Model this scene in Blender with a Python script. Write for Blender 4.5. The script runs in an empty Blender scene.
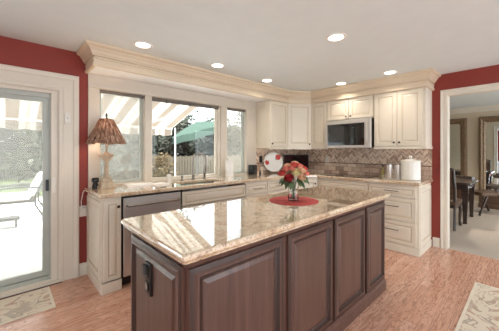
import bpy, bmesh, math, random
from mathutils import Vector, Matrix
random.seed(7)
C = bpy.context.scene.collection
S = bpy.context.scene
PI = math.pi

# ------------------------------------------------------------------ camera
cam = bpy.data.cameras.new('camera'); camo = bpy.data.objects.new('camera', cam); C.objects.link(camo)
camo.location = (0, 0, 1.332)
camo.rotation_euler = (PI / 2, 0, 0.8211 - PI / 2)
cam.sensor_width = 36.0; cam.lens = 262.375 / 499 * 36; cam.shift_y = -14.9 / 499
cam.clip_start = 0.05; cam.clip_end = 200
S.camera = camo

# ------------------------------------------------------------------ world, sun, exposure
W = bpy.data.worlds.new('sky'); S.world = W; W.use_nodes = True
wn = W.node_tree; wn.nodes.clear()
wo = wn.nodes.new('ShaderNodeOutputWorld'); wb = wn.nodes.new('ShaderNodeBackground')
wt = wn.nodes.new('ShaderNodeTexCoord'); wsep = wn.nodes.new('ShaderNodeSeparateXYZ'); wr = wn.nodes.new('ShaderNodeValToRGB')
wr.color_ramp.elements[0].position = 0.0; wr.color_ramp.elements[0].color = (0.78, 0.86, 0.92, 1)
wr.color_ramp.elements[1].position = 0.6; wr.color_ramp.elements[1].color = (0.93, 0.99, 1.05, 1)
wn.links.new(wt.outputs['Generated'], wsep.inputs[0]); wn.links.new(wsep.outputs['Z'], wr.inputs[0])
wn.links.new(wr.outputs[0], wb.inputs['Color']); wb.inputs['Strength'].default_value = 5.0
wn.links.new(wb.outputs[0], wo.inputs['Surface'])
sl = bpy.data.lights.new('sun', 'SUN'); sl.energy = 10.0; sl.angle = 0.06; sl.color = (1.0, 0.96, 0.9)
so = bpy.data.objects.new('sun', sl); C.objects.link(so)
so.rotation_euler = Vector((0.25, -0.42, -1.0)).to_track_quat('-Z', 'Y').to_euler(); so.location = (0, 8, 9)
S.view_settings.view_transform = 'Standard'; S.view_settings.look = 'None'
S.view_settings.gamma = 1; S.view_settings.use_curve_mapping = False
S.view_settings.exposure = 0.0

# ------------------------------------------------------------------ materials
def lin(c):
    return tuple(((v / 255) / 12.92 if v / 255 <= 0.04045 else ((v / 255 + 0.055) / 1.055) ** 2.4) for v in c) + (1,)

class NT:
    def __init__(s, name):
        s.m = bpy.data.materials.new(name); s.m.use_nodes = True
        s.t = s.m.node_tree; s.t.nodes.clear()
        s.out = s.t.nodes.new('ShaderNodeOutputMaterial')
        s.p = s.t.nodes.new('ShaderNodeBsdfPrincipled')
        s.t.links.new(s.p.outputs[0], s.out.inputs[0])
        s.tc = s.t.nodes.new('ShaderNodeTexCoord')
    def n(s, t, **k):
        o = s.t.nodes.new(t)
        for a, v in k.items():
            if a in o.inputs: o.inputs[a].default_value = v
            else: setattr(o, a, v)
        return o
    def l(s, a, b): s.t.links.new(a, b)
    def math(s, op, a, b=None):
        o = s.t.nodes.new('ShaderNodeMath'); o.operation = op
        for i, v in enumerate((a, b)):
            if v is None: continue
            if isinstance(v, (int, float)): o.inputs[i].default_value = v
            else: s.l(v, o.inputs[i])
        return o.outputs[0]
    def mapping(s, scale=(1, 1, 1), rot=(0, 0, 0)):
        o = s.t.nodes.new('ShaderNodeMapping'); o.inputs['Scale'].default_value = scale; o.inputs['Rotation'].default_value = rot
        s.l(s.tc.outputs['Object'], o.inputs[0]); return o.outputs[0]
    def noise(s, vec, scale, detail=3, rough=0.5, dist=0.0):
        o = s.t.nodes.new('ShaderNodeTexNoise'); s.l(vec, o.inputs['Vector'])
        o.inputs['Scale'].default_value = scale; o.inputs['Detail'].default_value = detail
        o.inputs['Roughness'].default_value = rough; o.inputs['Distortion'].default_value = dist
        return o.outputs['Fac']
    def ramp(s, fac, stops, interp='LINEAR'):
        o = s.t.nodes.new('ShaderNodeValToRGB'); r = o.color_ramp; r.interpolation = interp
        while len(r.elements) < len(stops): r.elements.new(0.5)
        for e, (p, c) in zip(r.elements, stops): e.position = p; e.color = c if len(c) == 4 else lin(c)
        s.l(fac, o.inputs[0]); return o.outputs[0]
    def mix(s, fac, a, b, mode='MIX'):
        o = s.t.nodes.new('ShaderNodeMix'); o.data_type = 'RGBA'; o.blend_type = mode
        for i, v in ((0, fac), (6, a), (7, b)):
            if isinstance(v, (int, float)): o.inputs[i].default_value = v
            elif isinstance(v, tuple): o.inputs[i].default_value = v
            else: s.l(v, o.inputs[i])
        return o.outputs[2]
    def bump(s, h, strength=0.2, dist=0.002):
        o = s.t.nodes.new('ShaderNodeBump'); o.inputs['Strength'].default_value = strength; o.inputs['Distance'].default_value = dist
        s.l(h, o.inputs['Height']); s.l(o.outputs[0], s.p.inputs['Normal'])
    def set(s, **k):
        for a, v in k.items(): s.p.inputs[a.replace('_', ' ')].default_value = v

def plain(name, rgb, rough=0.5, metal=0.0, var=0.06, scale=6, spec=0.5, coat=0.0, bump=0.0):
    t = NT(name)
    f = t.noise(t.mapping(), scale, 3)
    a = lin(rgb); lo = tuple(x * (1 - var) for x in a[:3]) + (1,); hi = tuple(min(1, x * (1 + var)) for x in a[:3]) + (1,)
    t.l(t.ramp(f, [(0.3, lo), (0.7, hi)]), t.p.inputs['Base Color'])
    t.set(Roughness=rough, Metallic=metal); t.p.inputs['Specular IOR Level'].default_value = spec
    t.p.inputs['Coat Weight'].default_value = coat
    if bump: t.bump(t.noise(t.mapping(), scale * 15, 2), bump, 0.002)
    return t.m

M = {}
M['red'] = plain('red_wall_paint', (138, 50, 38), 0.6, var=0.03, bump=0.05)
M['ceiling'] = plain('ceiling_paint', (224, 230, 230), 0.85, var=0.015, bump=0.05)
M['cream'] = plain('cream_cabinet_paint', (227, 217, 199), 0.38, var=0.02)
M['glaze'] = plain('brown_glaze', (204, 190, 164), 0.45, var=0.05)
M['window_trim'] = plain('window_trim_paint', (208, 197, 181), 0.42, var=0.02)  # cream trim darkened in colour for the backlit shade around the window
M['crown'] = plain('glazed_crown_paint', (220, 203, 178), 0.42, var=0.02)
M['trim'] = plain('cream_trim_paint', (222, 213, 198), 0.42, var=0.02)
M['bright_white'] = plain('soffit_white', (250, 250, 249), 0.6, var=0.005)
M['white'] = plain('white_paint', (238, 236, 230), 0.5, var=0.02)
M['beige'] = plain('beige_dining_paint', (205, 190, 166), 0.7, var=0.02)
M['bronze'] = plain('dark_bronze', (72, 58, 48), 0.35, 0.8)
M['nickel'] = plain('brushed_nickel', (146, 139, 131), 0.32, 1.0)
M['steel'] = plain('stainless_steel', (206, 200, 194), 0.4, 0.75, var=0.04)
M['sink_steel'] = plain('satin_sink_steel', (112, 110, 106), 0.45, 0.8)
M['black'] = plain('black_plastic', (22, 21, 22), 0.35)
M['blackgloss'] = plain('black_glass', (14, 14, 16), 0.06, coat=0.5)
M['grey'] = plain('grey_aluminium', (182, 186, 178), 0.5, 0.1)
M['darkgrey'] = plain('dark_grey_metal', (84, 84, 82), 0.5, 0.3)
M['blind'] = plain('grey_blind_fabric', (120, 112, 104), 0.8)
M['plastic'] = plain('white_plastic', (226, 222, 212), 0.4)
M['ceramic'] = plain('cream_ceramic', (236, 231, 220), 0.15, coat=0.4)
M['paper'] = plain('white_paper', (240, 238, 234), 0.7)
M['stone'] = plain('antique_stone', (196, 178, 152), 0.75, var=0.2, scale=18, bump=0.3)
M['dark_wood'] = plain('black_brown_wood', (52, 36, 30), 0.3, var=0.25, scale=9, coat=0.8)
M['concrete'] = plain('patio_concrete', (226, 224, 220), 0.8, var=0.06, scale=3, bump=0.2)
M['grass'] = plain('lawn_green', (84, 96, 60), 0.9, var=0.3, scale=3, bump=0.5)
M['bark'] = plain('tree_bark', (96, 86, 74), 0.9, var=0.3, scale=10, bump=0.5)
M['cushion'] = plain('white_cushion', (236, 233, 228), 0.9, bump=0.1)
M['iron'] = plain('grey_patio_iron', (70, 72, 72), 0.5, 0.4)
M['placemat'] = plain('red_woven_mat', (182, 72, 68), 0.8, var=0.15, scale=60, bump=0.6)
M['leaf'] = plain('rose_leaf', (96, 120, 84), 0.5, var=0.25, scale=30)
M['gilt'] = plain('antique_gilt', (130, 106, 80), 0.4, 0.35, var=0.35, scale=30, bump=0.7)
M['gold_dark'] = plain('dark_gilt', (92, 70, 54), 0.4, 0.3, var=0.3, scale=30, bump=0.6)
M['oil'] = plain('olive_oil_bottle', (150, 136, 70), 0.15, coat=0.5)
for nm, c in (('red', (212, 84, 74)), ('deep', (188, 56, 60)), ('coral', (232, 142, 124)), ('peach', (240, 198, 164)), ('yellow', (226, 212, 156))):
    M['rose_' + nm] = plain('rose_petal_' + nm, c, 0.6, var=0.12, scale=40)

def wood(name, stops, rough, axis='Z', scale=1.0, coat=0.2):
    t = NT(name)
    sc = {'Z': (26, 26, 1.6), 'X': (1.6, 26, 26)}[axis]
    f = t.noise(t.mapping(tuple(v * scale for v in sc)), 1.0, 5, 0.6, 0.6)
    t.l(t.ramp(f, stops), t.p.inputs['Base Color']); t.set(Roughness=rough); t.p.inputs['Coat Weight'].default_value = coat
    t.p.inputs['Coat Roughness'].default_value = 0.2
    t.bump(f, 0.06, 0.001); return t.m
M['mahogany'] = wood('mahogany_stain', [(0.25, (74, 50, 42)), (0.5, (90, 63, 54)), (0.75, (105, 75, 65))], 0.36)
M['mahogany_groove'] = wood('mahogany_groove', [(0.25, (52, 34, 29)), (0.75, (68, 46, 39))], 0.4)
M['fence'] = wood('weathered_fence', [(0.25, (74, 70, 66)), (0.75, (104, 100, 94))], 0.85, 'X', 0.4, 0)
M['fence_tan'] = wood('tan_fence', [(0.25, (104, 93, 80)), (0.75, (130, 118, 104))], 0.85, 'Z', 0.4, 0)

def floor_mat():
    t = NT('oak_floor')
    br = t.n('ShaderNodeTexBrick'); t.l(t.mapping(), br.inputs['Vector'])
    br.offset = 0.37; br.offset_frequency = 2; br.squash = 1.0
    for k, v in (('Scale', 1.0), ('Mortar Size', 0.0012), ('Brick Width', 1.15), ('Row Height', 0.085), ('Bias', 0.0), ('Mortar Smooth', 0.2)): br.inputs[k].default_value = v
    br.inputs['Color1'].default_value = (0, 0, 0, 1); br.inputs['Color2'].default_value = (1, 1, 1, 1); br.inputs['Mortar'].default_value = (0.5, 0.5, 0.5, 1)
    sep = t.n('ShaderNodeSeparateColor'); t.l(br.outputs['Color'], sep.inputs[0])
    # shift the grain per board
    cmb = t.n('ShaderNodeCombineXYZ'); t.l(t.math('MULTIPLY', sep.outputs[0], 7.0), cmb.inputs[0]); t.l(t.math('MULTIPLY', sep.outputs[0], 5.0), cmb.inputs[2])
    add = t.n('ShaderNodeVectorMath', operation='ADD'); t.l(t.tc.outputs['Object'], add.inputs[0]); t.l(cmb.outputs[0], add.inputs[1])
    mp = t.n('ShaderNodeMapping'); mp.inputs['Scale'].default_value = (1.5, 12, 1); t.l(add.outputs[0], mp.inputs[0])
    g1 = t.noise(mp.outputs[0], 1.6, 3, 0.5, 0.8)
    rings = t.math('PINGPONG', t.math('MULTIPLY', g1, 9.0), 0.5)
    mp2 = t.n('ShaderNodeMapping'); mp2.inputs['Scale'].default_value = (5, 110, 1); t.l(add.outputs[0], mp2.inputs[0])
    g2 = t.noise(mp2.outputs[0], 1.0, 3, 0.6)
    tone = t.math('ADD', t.math('ADD', t.math('MULTIPLY', sep.outputs[0], 0.26), 0.28), t.math('MULTIPLY', g2, 0.42))
    col = t.ramp(tone, [(0.25, (176, 122, 98)), (0.5, (208, 156, 130)), (0.72, (222, 176, 152)), (1.0, (234, 198, 178))])
    dark = t.ramp(rings, [(0.0, (1, 1, 1, 1)), (0.12, (0.55, 0.55, 0.55, 1)), (0.3, (0, 0, 0, 1))]); sd = t.n('ShaderNodeSeparateColor'); t.l(dark, sd.inputs[0])
    col = t.mix(t.math('MULTIPLY', sd.outputs[0], t.math('ADD', 0.38, t.math('MULTIPLY', g2, 0.6))), col, lin((142, 94, 72)))
    col = t.mix(t.math('MULTIPLY', br.outputs['Fac'], 0.7), col, lin((84, 52, 40)))
    t.l(col, t.p.inputs['Base Color'])
    t.set(Roughness=0.27); t.p.inputs['Coat Weight'].default_value = 0.25; t.p.inputs['Coat Roughness'].default_value = 0.18
    t.bump(t.math('SUBTRACT', t.math('MULTIPLY', rings, 0.2), br.outputs['Fac']), 0.12, 0.002)
    return t.m
M['floor'] = floor_mat()

def carpet_mat():
    t = NT('beige_carpet'); f = t.noise(t.mapping(), 90, 4, 0.7); f2 = t.noise(t.mapping(), 1.2, 2)
    t.l(t.mix(t.math('MULTIPLY', f2, 0.4), t.ramp(f, [(0.3, (164, 152, 140)), (0.7, (190, 178, 166))]), lin((170, 158, 146))), t.p.inputs['Base Color'])
    t.set(Roughness=1.0); t.bump(f, 0.8, 0.006); return t.m
M['carpet'] = carpet_mat()

def granite_mat():
    t = NT('beige_granite'); v = t.mapping()
    big = t.noise(v, 3.2, 4, 0.6, 1.2); mid = t.noise(v, 22, 5, 0.65, 0.4); fine = t.noise(v, 85, 3, 0.7)
    base = t.ramp(t.math('ADD', t.math('MULTIPLY', big, 0.45), t.math('MULTIPLY', mid, 0.55)),
                  [(0.36, (140, 106, 78)), (0.43, (206, 170, 130)), (0.5, (226, 198, 162)), (0.58, (236, 218, 190)), (0.66, (208, 164, 120))])
    speck = t.ramp(fine, [(0.36, (0, 0, 0, 1)), (0.44, (1, 1, 1, 1))])
    vo = t.n('ShaderNodeTexVoronoi', feature='F1'); t.l(v, vo.inputs['Vector']); vo.inputs['Scale'].default_value = 120
    sp = t.n('ShaderNodeSeparateColor'); t.l(vo.outputs['Color'], sp.inputs[0])
    grain = t.ramp(sp.outputs[0], [(0.0, (112, 92, 80)), (0.12, (172, 148, 126)), (0.35, (220, 202, 178)), (1.0, (238, 226, 208))])
    col = t.mix(0.3, base, grain)
    col = t.mix(0.55, col, t.mix(speck, lin((110, 84, 66)), lin((255, 255, 255))), 'MULTIPLY')
    t.l(col, t.p.inputs['Base Color'])
    t.set(Roughness=0.06); t.p.inputs['Coat Weight'].default_value = 1.0; t.p.inputs['Coat Roughness'].default_value = 0.02; t.p.inputs['Coat IOR'].default_value = 1.9
    t.p.inputs['Specular IOR Level'].default_value = 0.6
    return t.m
M['granite'] = granite_mat()

def tile_mat(axis):
    """brown stone mosaic: brick courses below, zigzag chevrons above; axis = the wall's horizontal axis"""
    t = NT('stone_mosaic_' + axis)
    sep = t.n('ShaderNodeSeparateXYZ'); t.l(t.tc.outputs['Object'], sep.inputs[0])
    u = sep.outputs[axis]; z = sep.outputs['Z']
    zig = t.math('PINGPONG', u, 0.055)
    vv = t.math('DIVIDE', t.math('ADD', z, zig), 0.026)
    uu = t.math('DIVIDE', u, 0.055)
    c1 = t.n('ShaderNodeCombineXYZ'); t.l(t.math('FLOOR', vv), c1.inputs[0]); t.l(t.math('FLOOR', uu), c1.inputs[1])
    w1 = t.n('ShaderNodeTexWhiteNoise', noise_dimensions='2D'); t.l(c1.outputs[0], w1.inputs['Vector'])
    g1 = t.math('LESS_THAN', t.math('FRACT', vv), 0.1)
    c2 = t.n('ShaderNodeCombineXYZ'); t.l(u, c2.inputs[0]); t.l(z, c2.inputs[1])
    br = t.n('ShaderNodeTexBrick'); t.l(c2.outputs[0], br.inputs['Vector'])
    for k, v in (('Scale', 1.0), ('Mortar Size', 0.002), ('Brick Width', 0.15), ('Row Height', 0.075)): br.inputs[k].default_value = v
    br.inputs['Color1'].default_value = (0, 0, 0, 1); br.inputs['Color2'].default_value = (1, 1, 1, 1)
    sb = t.n('ShaderNodeSeparateColor'); t.l(br.outputs['Color'], sb.inputs[0])
    up = t.math('GREATER_THAN', z, 1.115)
    fac = t.mix(up, sb.outputs[0], w1.outputs['Value'])
    gro = t.mix(up, br.outputs['Fac'], g1)
    stone = t.noise(t.mapping((1, 1, 1)), 30, 4, 0.6)
    sf = t.n('ShaderNodeSeparateColor'); t.l(fac, sf.inputs[0])
    tone = t.math('ADD', t.math('MULTIPLY', sf.outputs[0], 0.6), t.math('MULTIPLY', stone, 0.5))
    col = t.ramp(tone, [(0.25, (168, 138, 118)), (0.5, (214, 186, 162)), (0.75, (240, 218, 196)), (1.0, (248, 234, 220))])
    sg = t.n('ShaderNodeSeparateColor'); t.l(gro, sg.inputs[0])
    col = t.mix(sg.outputs[0], col, lin((120, 100, 88)))
    band = t.math('LESS_THAN', t.math('ABSOLUTE', t.math('SUBTRACT', z, 1.112)), 0.007)
    col = t.mix(band, col, lin((104, 82, 70)))
    t.l(col, t.p.inputs['Base Color']); t.set(Roughness=0.35)
    t.bump(t.math('SUBTRACT', 1.0, sg.outputs[0]), 0.2, 0.002)
    return t.m
M['tile_x'] = tile_mat('X'); M['tile_y'] = tile_mat('Y')

def rug_mat():
    t = NT('floral_rug'); v = t.mapping()
    n1 = t.noise(v, 4.2, 2, 0.5, 1.8)
    rings = t.math('PINGPONG', t.math('MULTIPLY', n1, 5.0), 0.5)
    f = t.ramp(rings, [(0.07, (0, 0, 0, 1)), (0.13, (1, 1, 1, 1))])
    n2 = t.noise(v, 2.7, 2); n3 = t.noise(v, 160, 2)
    motif = t.ramp(n2, [(0.4, (164, 140, 120)), (0.52, (182, 138, 120)), (0.62, (158, 146, 132))])
    mask = t.ramp(t.noise(v, 5.5, 2, 0.5, 0.7), [(0.6, (0, 0, 0, 1)), (0.64, (1, 1, 1, 1))])
    s1 = t.n('ShaderNodeSeparateColor'); t.l(f, s1.inputs[0]); s2 = t.n('ShaderNodeSeparateColor'); t.l(mask, s2.inputs[0])
    m = t.math('MULTIPLY', t.math('MAXIMUM', t.math('SUBTRACT', 1.0, s1.outputs[0]), t.math('MULTIPLY', s2.outputs[0], 0.7)), 0.75)
    col = t.mix(m, lin((224, 213, 194)), motif)
    t.l(t.mix(t.math('MULTIPLY', n3, 0.12), col, lin((180, 166, 148))), t.p.inputs['Base Color']); t.set(Roughness=1.0)
    t.bump(n3, 0.5, 0.003); return t.m
M['rug'] = rug_mat(); M['binding'] = plain('rug_binding', (226, 216, 198), 0.95, bump=0.2)

def awning_mat():
    t = NT('striped_awning_cloth'); sep = t.n('ShaderNodeSeparateXYZ'); t.l(t.tc.outputs['Object'], sep.inputs[0])
    s = t.math('LESS_THAN', t.math('FRACT', t.math('DIVIDE', sep.outputs['X'], 0.42)), 0.42)
    s2 = t.math('LESS_THAN', t.math('ABSOLUTE', t.math('SUBTRACT', t.math('FRACT', t.math('DIVIDE', sep.outputs['X'], 0.42)), 0.7)), 0.06)
    col = t.mix(t.math('MAXIMUM', s, t.math('MULTIPLY', s2, 0.5)), lin((212, 208, 202)), lin((168, 158, 148)))
    d = t.n('ShaderNodeBsdfDiffuse'); tr = t.n('ShaderNodeBsdfTranslucent'); mx = t.n('ShaderNodeMixShader'); mx.inputs[0].default_value = 0.5
    t.l(col, d.inputs[0]); t.l(col, tr.inputs[0]); t.l(d.outputs[0], mx.inputs[1]); t.l(tr.outputs[0], mx.inputs[2]); t.l(mx.outputs[0], t.out.inputs[0])
    return t.m
M['awning'] = awning_mat()

def translucent(name, rgb, fac=0.4, var=0.1, scale=10):
    t = NT(name); a = lin(rgb)
    col = t.ramp(t.noise(t.mapping(), scale, 3), [(0.3, tuple(x * (1 - var) for x in a[:3]) + (1,)), (0.7, tuple(min(1, x * (1 + var)) for x in a[:3]) + (1,))])
    d = t.n('ShaderNodeBsdfDiffuse'); tr = t.n('ShaderNodeBsdfTranslucent'); mx = t.n('ShaderNodeMixShader'); mx.inputs[0].default_value = fac
    t.l(col, d.inputs[0]); t.l(col, tr.inputs[0]); t.l(d.outputs[0], mx.inputs[1]); t.l(tr.outputs[0], mx.inputs[2]); t.l(mx.outputs[0], t.out.inputs[0])
    return t.m
M['umbrella'] = translucent('green_umbrella_cloth', (84, 102, 93), 0.2, 0.05)
M['foliage_dark'] = translucent('evergreen_foliage', (92, 95, 86), 0.25, 0.35, 3)
M['foliage_mid'] = translucent('grey_green_foliage', (104, 106, 94), 0.3, 0.35, 3)
M['foliage_tan'] = translucent('dry_shrub_foliage', (120, 106, 84), 0.3, 0.3, 3)

def shade_mat():
    t = NT('feather_lampshade')
    sep = t.n('ShaderNodeSeparateXYZ'); t.l(t.tc.outputs['Object'], sep.inputs[0])
    ang = t.math('ARCTAN2', sep.outputs['Y'], sep.outputs['X'])
    cmb = t.n('ShaderNodeCombineXYZ'); t.l(t.math('MULTIPLY', ang, 9.0), cmb.inputs[0]); t.l(t.math('MULTIPLY', sep.outputs['Z'], 9.0), cmb.inputs[1])
    f = t.noise(cmb.outputs[0], 1.6, 4, 0.7, 0.6)
    col = t.ramp(f, [(0.34, (58, 44, 38)), (0.45, (122, 94, 80)), (0.56, (176, 144, 124)), (0.68, (226, 204, 184))])
    d = t.n('ShaderNodeBsdfDiffuse'); tr = t.n('ShaderNodeBsdfTranslucent'); mx = t.n('ShaderNodeMixShader'); mx.inputs[0].default_value = 0.35
    t.l(col, d.inputs[0]); t.l(col, tr.inputs[0]); t.l(d.outputs[0], mx.inputs[1]); t.l(tr.outputs[0], mx.inputs[2]); t.l(mx.outputs[0], t.out.inputs[0])
    return t.m
M['shade'] = shade_mat()

def pane_mat(name, tint=(0.97, 0.98, 0.97)):
    t = NT(name)
    tr = t.n('ShaderNodeBsdfTransparent'); tr.inputs[0].default_value = tint + (1,)
    gl = t.n('ShaderNodeBsdfGlossy'); gl.inputs['Roughness'].default_value = 0.01
    fr = t.n('ShaderNodeFresnel'); fr.inputs[0].default_value = 1.45
    ns = t.noise(t.mapping(), 2.0, 1); k = t.math('MULTIPLY', fr.outputs[0], t.math('ADD', 0.35, t.math('MULTIPLY', ns, 0.1)))
    mx = t.n('ShaderNodeMixShader'); t.l(k, mx.inputs[0]); t.l(tr.outputs[0], mx.inputs[1]); t.l(gl.outputs[0], mx.inputs[2]); t.l(mx.outputs[0], t.out.inputs[0])
    return t.m
M['pane'] = pane_mat('window_glass')

def screen_mat(name, k):
    t = NT(name)
    tr = t.n('ShaderNodeBsdfTransparent'); d = t.n('ShaderNodeBsdfDiffuse'); tl = t.n('ShaderNodeBsdfTranslucent')
    a = t.n('ShaderNodeMixShader'); a.inputs[0].default_value = 0.5
    c = t.ramp(t.noise(t.mapping(), 3, 1), [(0.3, (212, 208, 200)), (0.7, (222, 218, 210))])
    t.l(c, d.inputs[0]); t.l(c, tl.inputs[0]); t.l(d.outputs[0], a.inputs[1]); t.l(tl.outputs[0], a.inputs[2])
    b = t.n('ShaderNodeMixShader'); b.inputs[0].default_value = k
    t.l(tr.outputs[0], b.inputs[1]); t.l(a.outputs[0], b.inputs[2]); t.l(b.outputs[0], t.out.inputs[0])
    return t.m
M['screen'] = screen_mat('insect_screen_mesh', 0.27); M['door_screen'] = screen_mat('door_screen_mesh', 0.2)

def glass_mat():
    t = NT('clear_vase_glass'); t.l(t.ramp(t.noise(t.mapping(), 4, 1), [(0.3, (0.95, 0.97, 0.96, 1)), (0.7, (0.98, 0.99, 0.98, 1))]), t.p.inputs['Base Color'])
    t.set(Roughness=0.02); t.p.inputs['Transmission Weight'].default_value = 1.0; t.p.inputs['IOR'].default_value = 1.4; return t.m
M['glass'] = glass_mat()

def emit_mat(name, col, st):
    t = NT(name); e = t.n('ShaderNodeEmission'); e.inputs[1].default_value = st
    c = t.ramp(t.noise(t.mapping(), 3, 1), [(0.3, tuple(v * 0.98 for v in col) + (1,)), (0.7, col + (1,))])
    t.l(c, e.inputs[0]); t.l(e.outputs[0], t.out.inputs[0]); return t.m
M['lens'] = emit_mat('lit_lamp_lens', (1.0, 0.94, 0.84), 6.0)

def mirror_mat():
    t = NT('mirror_silver'); t.l(t.ramp(t.noise(t.mapping(), 2, 1), [(0.3, (0.82, 0.82, 0.8, 1)), (0.7, (0.78, 0.86, 0.92, 1))]), t.p.inputs['Base Color'])
    t.set(Roughness=0.015, Metallic=1.0); return t.m
M['mirror'] = mirror_mat()

def plate_mat():
    t = NT('poppy_plate_glaze'); v = t.tc.outputs['Object']
    col = lin((240, 236, 228))
    n = t.noise(t.mapping(), 26, 2)
    for (x, z, r, c) in ((0.09, 0.085, 0.05, (200, 66, 60)), (-0.115, -0.01, 0.04, (204, 76, 68)), (-0.085, 0.03, 0.012, (128, 138, 96)), (0.055, 0.045, 0.013, (128, 138, 96))):
        dn = t.n('ShaderNodeVectorMath', operation='DISTANCE'); t.l(v, dn.inputs[0]); dn.inputs[1].default_value = (x, -0.01, z)
        k = t.math('LESS_THAN', t.math('ADD', dn.outputs['Value'], t.math('MULTIPLY', t.math('SUBTRACT', n, 0.5), 0.05)), r)
        col = t.mix(k, col, lin(c))
    t.l(col, t.p.inputs['Base Color']); t.set(Roughness=0.15); return t.m
M['plate'] = plate_mat()

# ------------------------------------------------------------------ mesh helpers
class MB:
    def __init__(s): s.bm = bmesh.new()
    def box(s, x0, x1, y0, y1, z0, z1, mi=0):
        v = [s.bm.verts.new(p) for p in ((x0, y0, z0), (x1, y0, z0), (x1, y1, z0), (x0, y1, z0), (x0, y0, z1), (x1, y0, z1), (x1, y1, z1), (x0, y1, z1))]
        for f in ((0, 3, 2, 1), (4, 5, 6, 7), (0, 1, 5, 4), (1, 2, 6, 5), (2, 3, 7, 6), (3, 0, 4, 7)):
            s.bm.faces.new([v[i] for i in f]).material_index = mi
        return s
    def prism(s, pts, z0, z1, mi=0):
        a = [s.bm.verts.new((x, y, z0)) for x, y in pts]; b = [s.bm.verts.new((x, y, z1)) for x, y in pts]
        s.bm.faces.new(a[::-1]).material_index = mi; s.bm.faces.new(b).material_index = mi
        for i in range(len(pts)):
            j = (i + 1) % len(pts); s.bm.faces.new((a[i], a[j], b[j], b[i])).material_index = mi
        return s
    def lathe(s, prof, n=24, c=(0, 0, 0), axis='Z', mi=0, sx=1.0, sy=1.0, cap=True):
        def m(r, h, a):
            x, y = r * math.cos(a) * sx, r * math.sin(a) * sy
            p = {'Z': (x, y, h), 'Y': (x, h, y), 'X': (h, x, y)}[axis]
            return (c[0] + p[0], c[1] + p[1], c[2] + p[2])
        rings = [[s.bm.verts.new(m(r, h, 2 * PI * k / n)) for k in range(n)] for r, h in prof]
        for a, b in zip(rings, rings[1:]):
            for k in range(n): s.bm.faces.new((a[k], a[(k + 1) % n], b[(k + 1) % n], b[k])).material_index = mi
        if cap:
            s.bm.faces.new(rings[0][::-1]).material_index = mi; s.bm.faces.new(rings[-1]).material_index = mi
        return s
    def tube(s, pts, r, n=8, mi=0, taper=None):
        P = [Vector(p) for p in pts]; rings = []
        up = Vector((0, 0, 1))
        t0 = (P[1] - P[0]).normalized(); ref = up if abs(t0.z) < 0.9 else Vector((1, 0, 0))
        u = t0.cross(ref).normalized()
        for i, p in enumerate(P):
            t = ((P[min(i + 1, len(P) - 1)] - P[max(i - 1, 0)])).normalized()
            u = (u - t * u.dot(t)).normalized(); w = t.cross(u)
            rr = r if taper is None else taper[i]
            rings.append([s.bm.verts.new(p + (u * math.cos(2 * PI * k / n) + w * math.sin(2 * PI * k / n)) * rr) for k in range(n)])
        for a, b in zip(rings, rings[1:]):
            for k in range(n): s.bm.faces.new((a[k], a[(k + 1) % n], b[(k + 1) % n], b[k])).material_index = mi
        s.bm.faces.new(rings[0][::-1]).material_index = mi; s.bm.faces.new(rings[-1]).material_index = mi
        return s
    def sweep(s, path, prof, fmap, side=1, closed=False, mi=0):
        n = len(path); P = [Vector(p) for p in path]; rows = []
        for i in range(n):
            d0 = (P[i] - P[i - 1]).normalized() if (i > 0 or closed) else None
            d1 = (P[(i + 1) % n] - P[i]).normalized() if (i < n - 1 or closed) else None
            d0 = d0 or d1; d1 = d1 or d0
            n0 = Vector((-d0.y, d0.x)); n1 = Vector((-d1.y, d1.x)); m = (n0 + n1) / (1 + n0.dot(n1)) * side
            rows.append([s.bm.verts.new(fmap(P[i].x + m.x * o, P[i].y + m.y * o, h)) for o, h in prof])
        k = len(prof)
        for i in range(n if closed else n - 1):
            a, b = rows[i], rows[(i + 1) % n]
            for j in range(k): s.bm.faces.new((a[j], a[(j + 1) % k], b[(j + 1) % k], b[j])).material_index = mi
        if not closed:
            s.bm.faces.new(rows[0]).material_index = mi; s.bm.faces.new(rows[-1][::-1]).material_index = mi
        return s
    def panel(s, x0, x1, z0, z1, yb, t=0.02, rail=0.055, rings=None, y_out=-1, grooves=(3, 4)):
        """a framed raised-panel front whose face looks to -y; back at yb"""
        rings = rings or [(0, 0), (0.002, t), (rail, t), (rail + 0.005, t - 0.007), (rail + 0.012, t - 0.007), (rail + 0.03, t - 0.001)]
        lim = min(x1 - x0, z1 - z0) / 2 - 0.006
        prev = None
        for i, (o, d) in enumerate(rings):
            o = min(o, lim - 0.001 * (len(rings) - i)) if o > lim - 0.012 else o
            r = [s.bm.verts.new((x, yb + y_out * d, z)) for x, z in ((x0 + o, z0 + o), (x1 - o, z0 + o), (x1 - o, z1 - o), (x0 + o, z1 - o))]
            if prev:
                for k in range(4):
                    f = s.bm.faces.new((prev[k], prev[(k + 1) % 4], r[(k + 1) % 4], r[k])); f.material_index = 1 if i in grooves else 0
            else: s.bm.faces.new(r[::-1])
            prev = r
        s.bm.faces.new(prev); return s
    def xform(s, mat): bmesh.ops.transform(s.bm, matrix=mat, verts=s.bm.verts); return s
    def build(s, name, mats, parent=None, loc=(0, 0, 0), rotz=0, bevel=0, smooth=False, seg=2):
        bmesh.ops.recalc_face_normals(s.bm, faces=s.bm.faces)
        me = bpy.data.meshes.new(name); s.bm.to_mesh(me); s.bm.free()
        for m in (mats if isinstance(mats, (list, tuple)) else [mats]): me.materials.append(m)
        o = bpy.data.objects.new(name, me); C.objects.link(o); o.location = loc; o.rotation_euler = (0, 0, rotz)
        if parent: o.parent = parent
        if smooth:
            for f in me.polygons: f.use_smooth = True
            me.set_sharp_from_angle(angle=math.radians(50))
        if bevel:
            b = o.modifiers.new('bevel', 'BEVEL'); b.width = bevel; b.segments = seg; b.limit_method = 'ANGLE'; b.angle_limit = math.radians(40)
        return o

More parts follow.
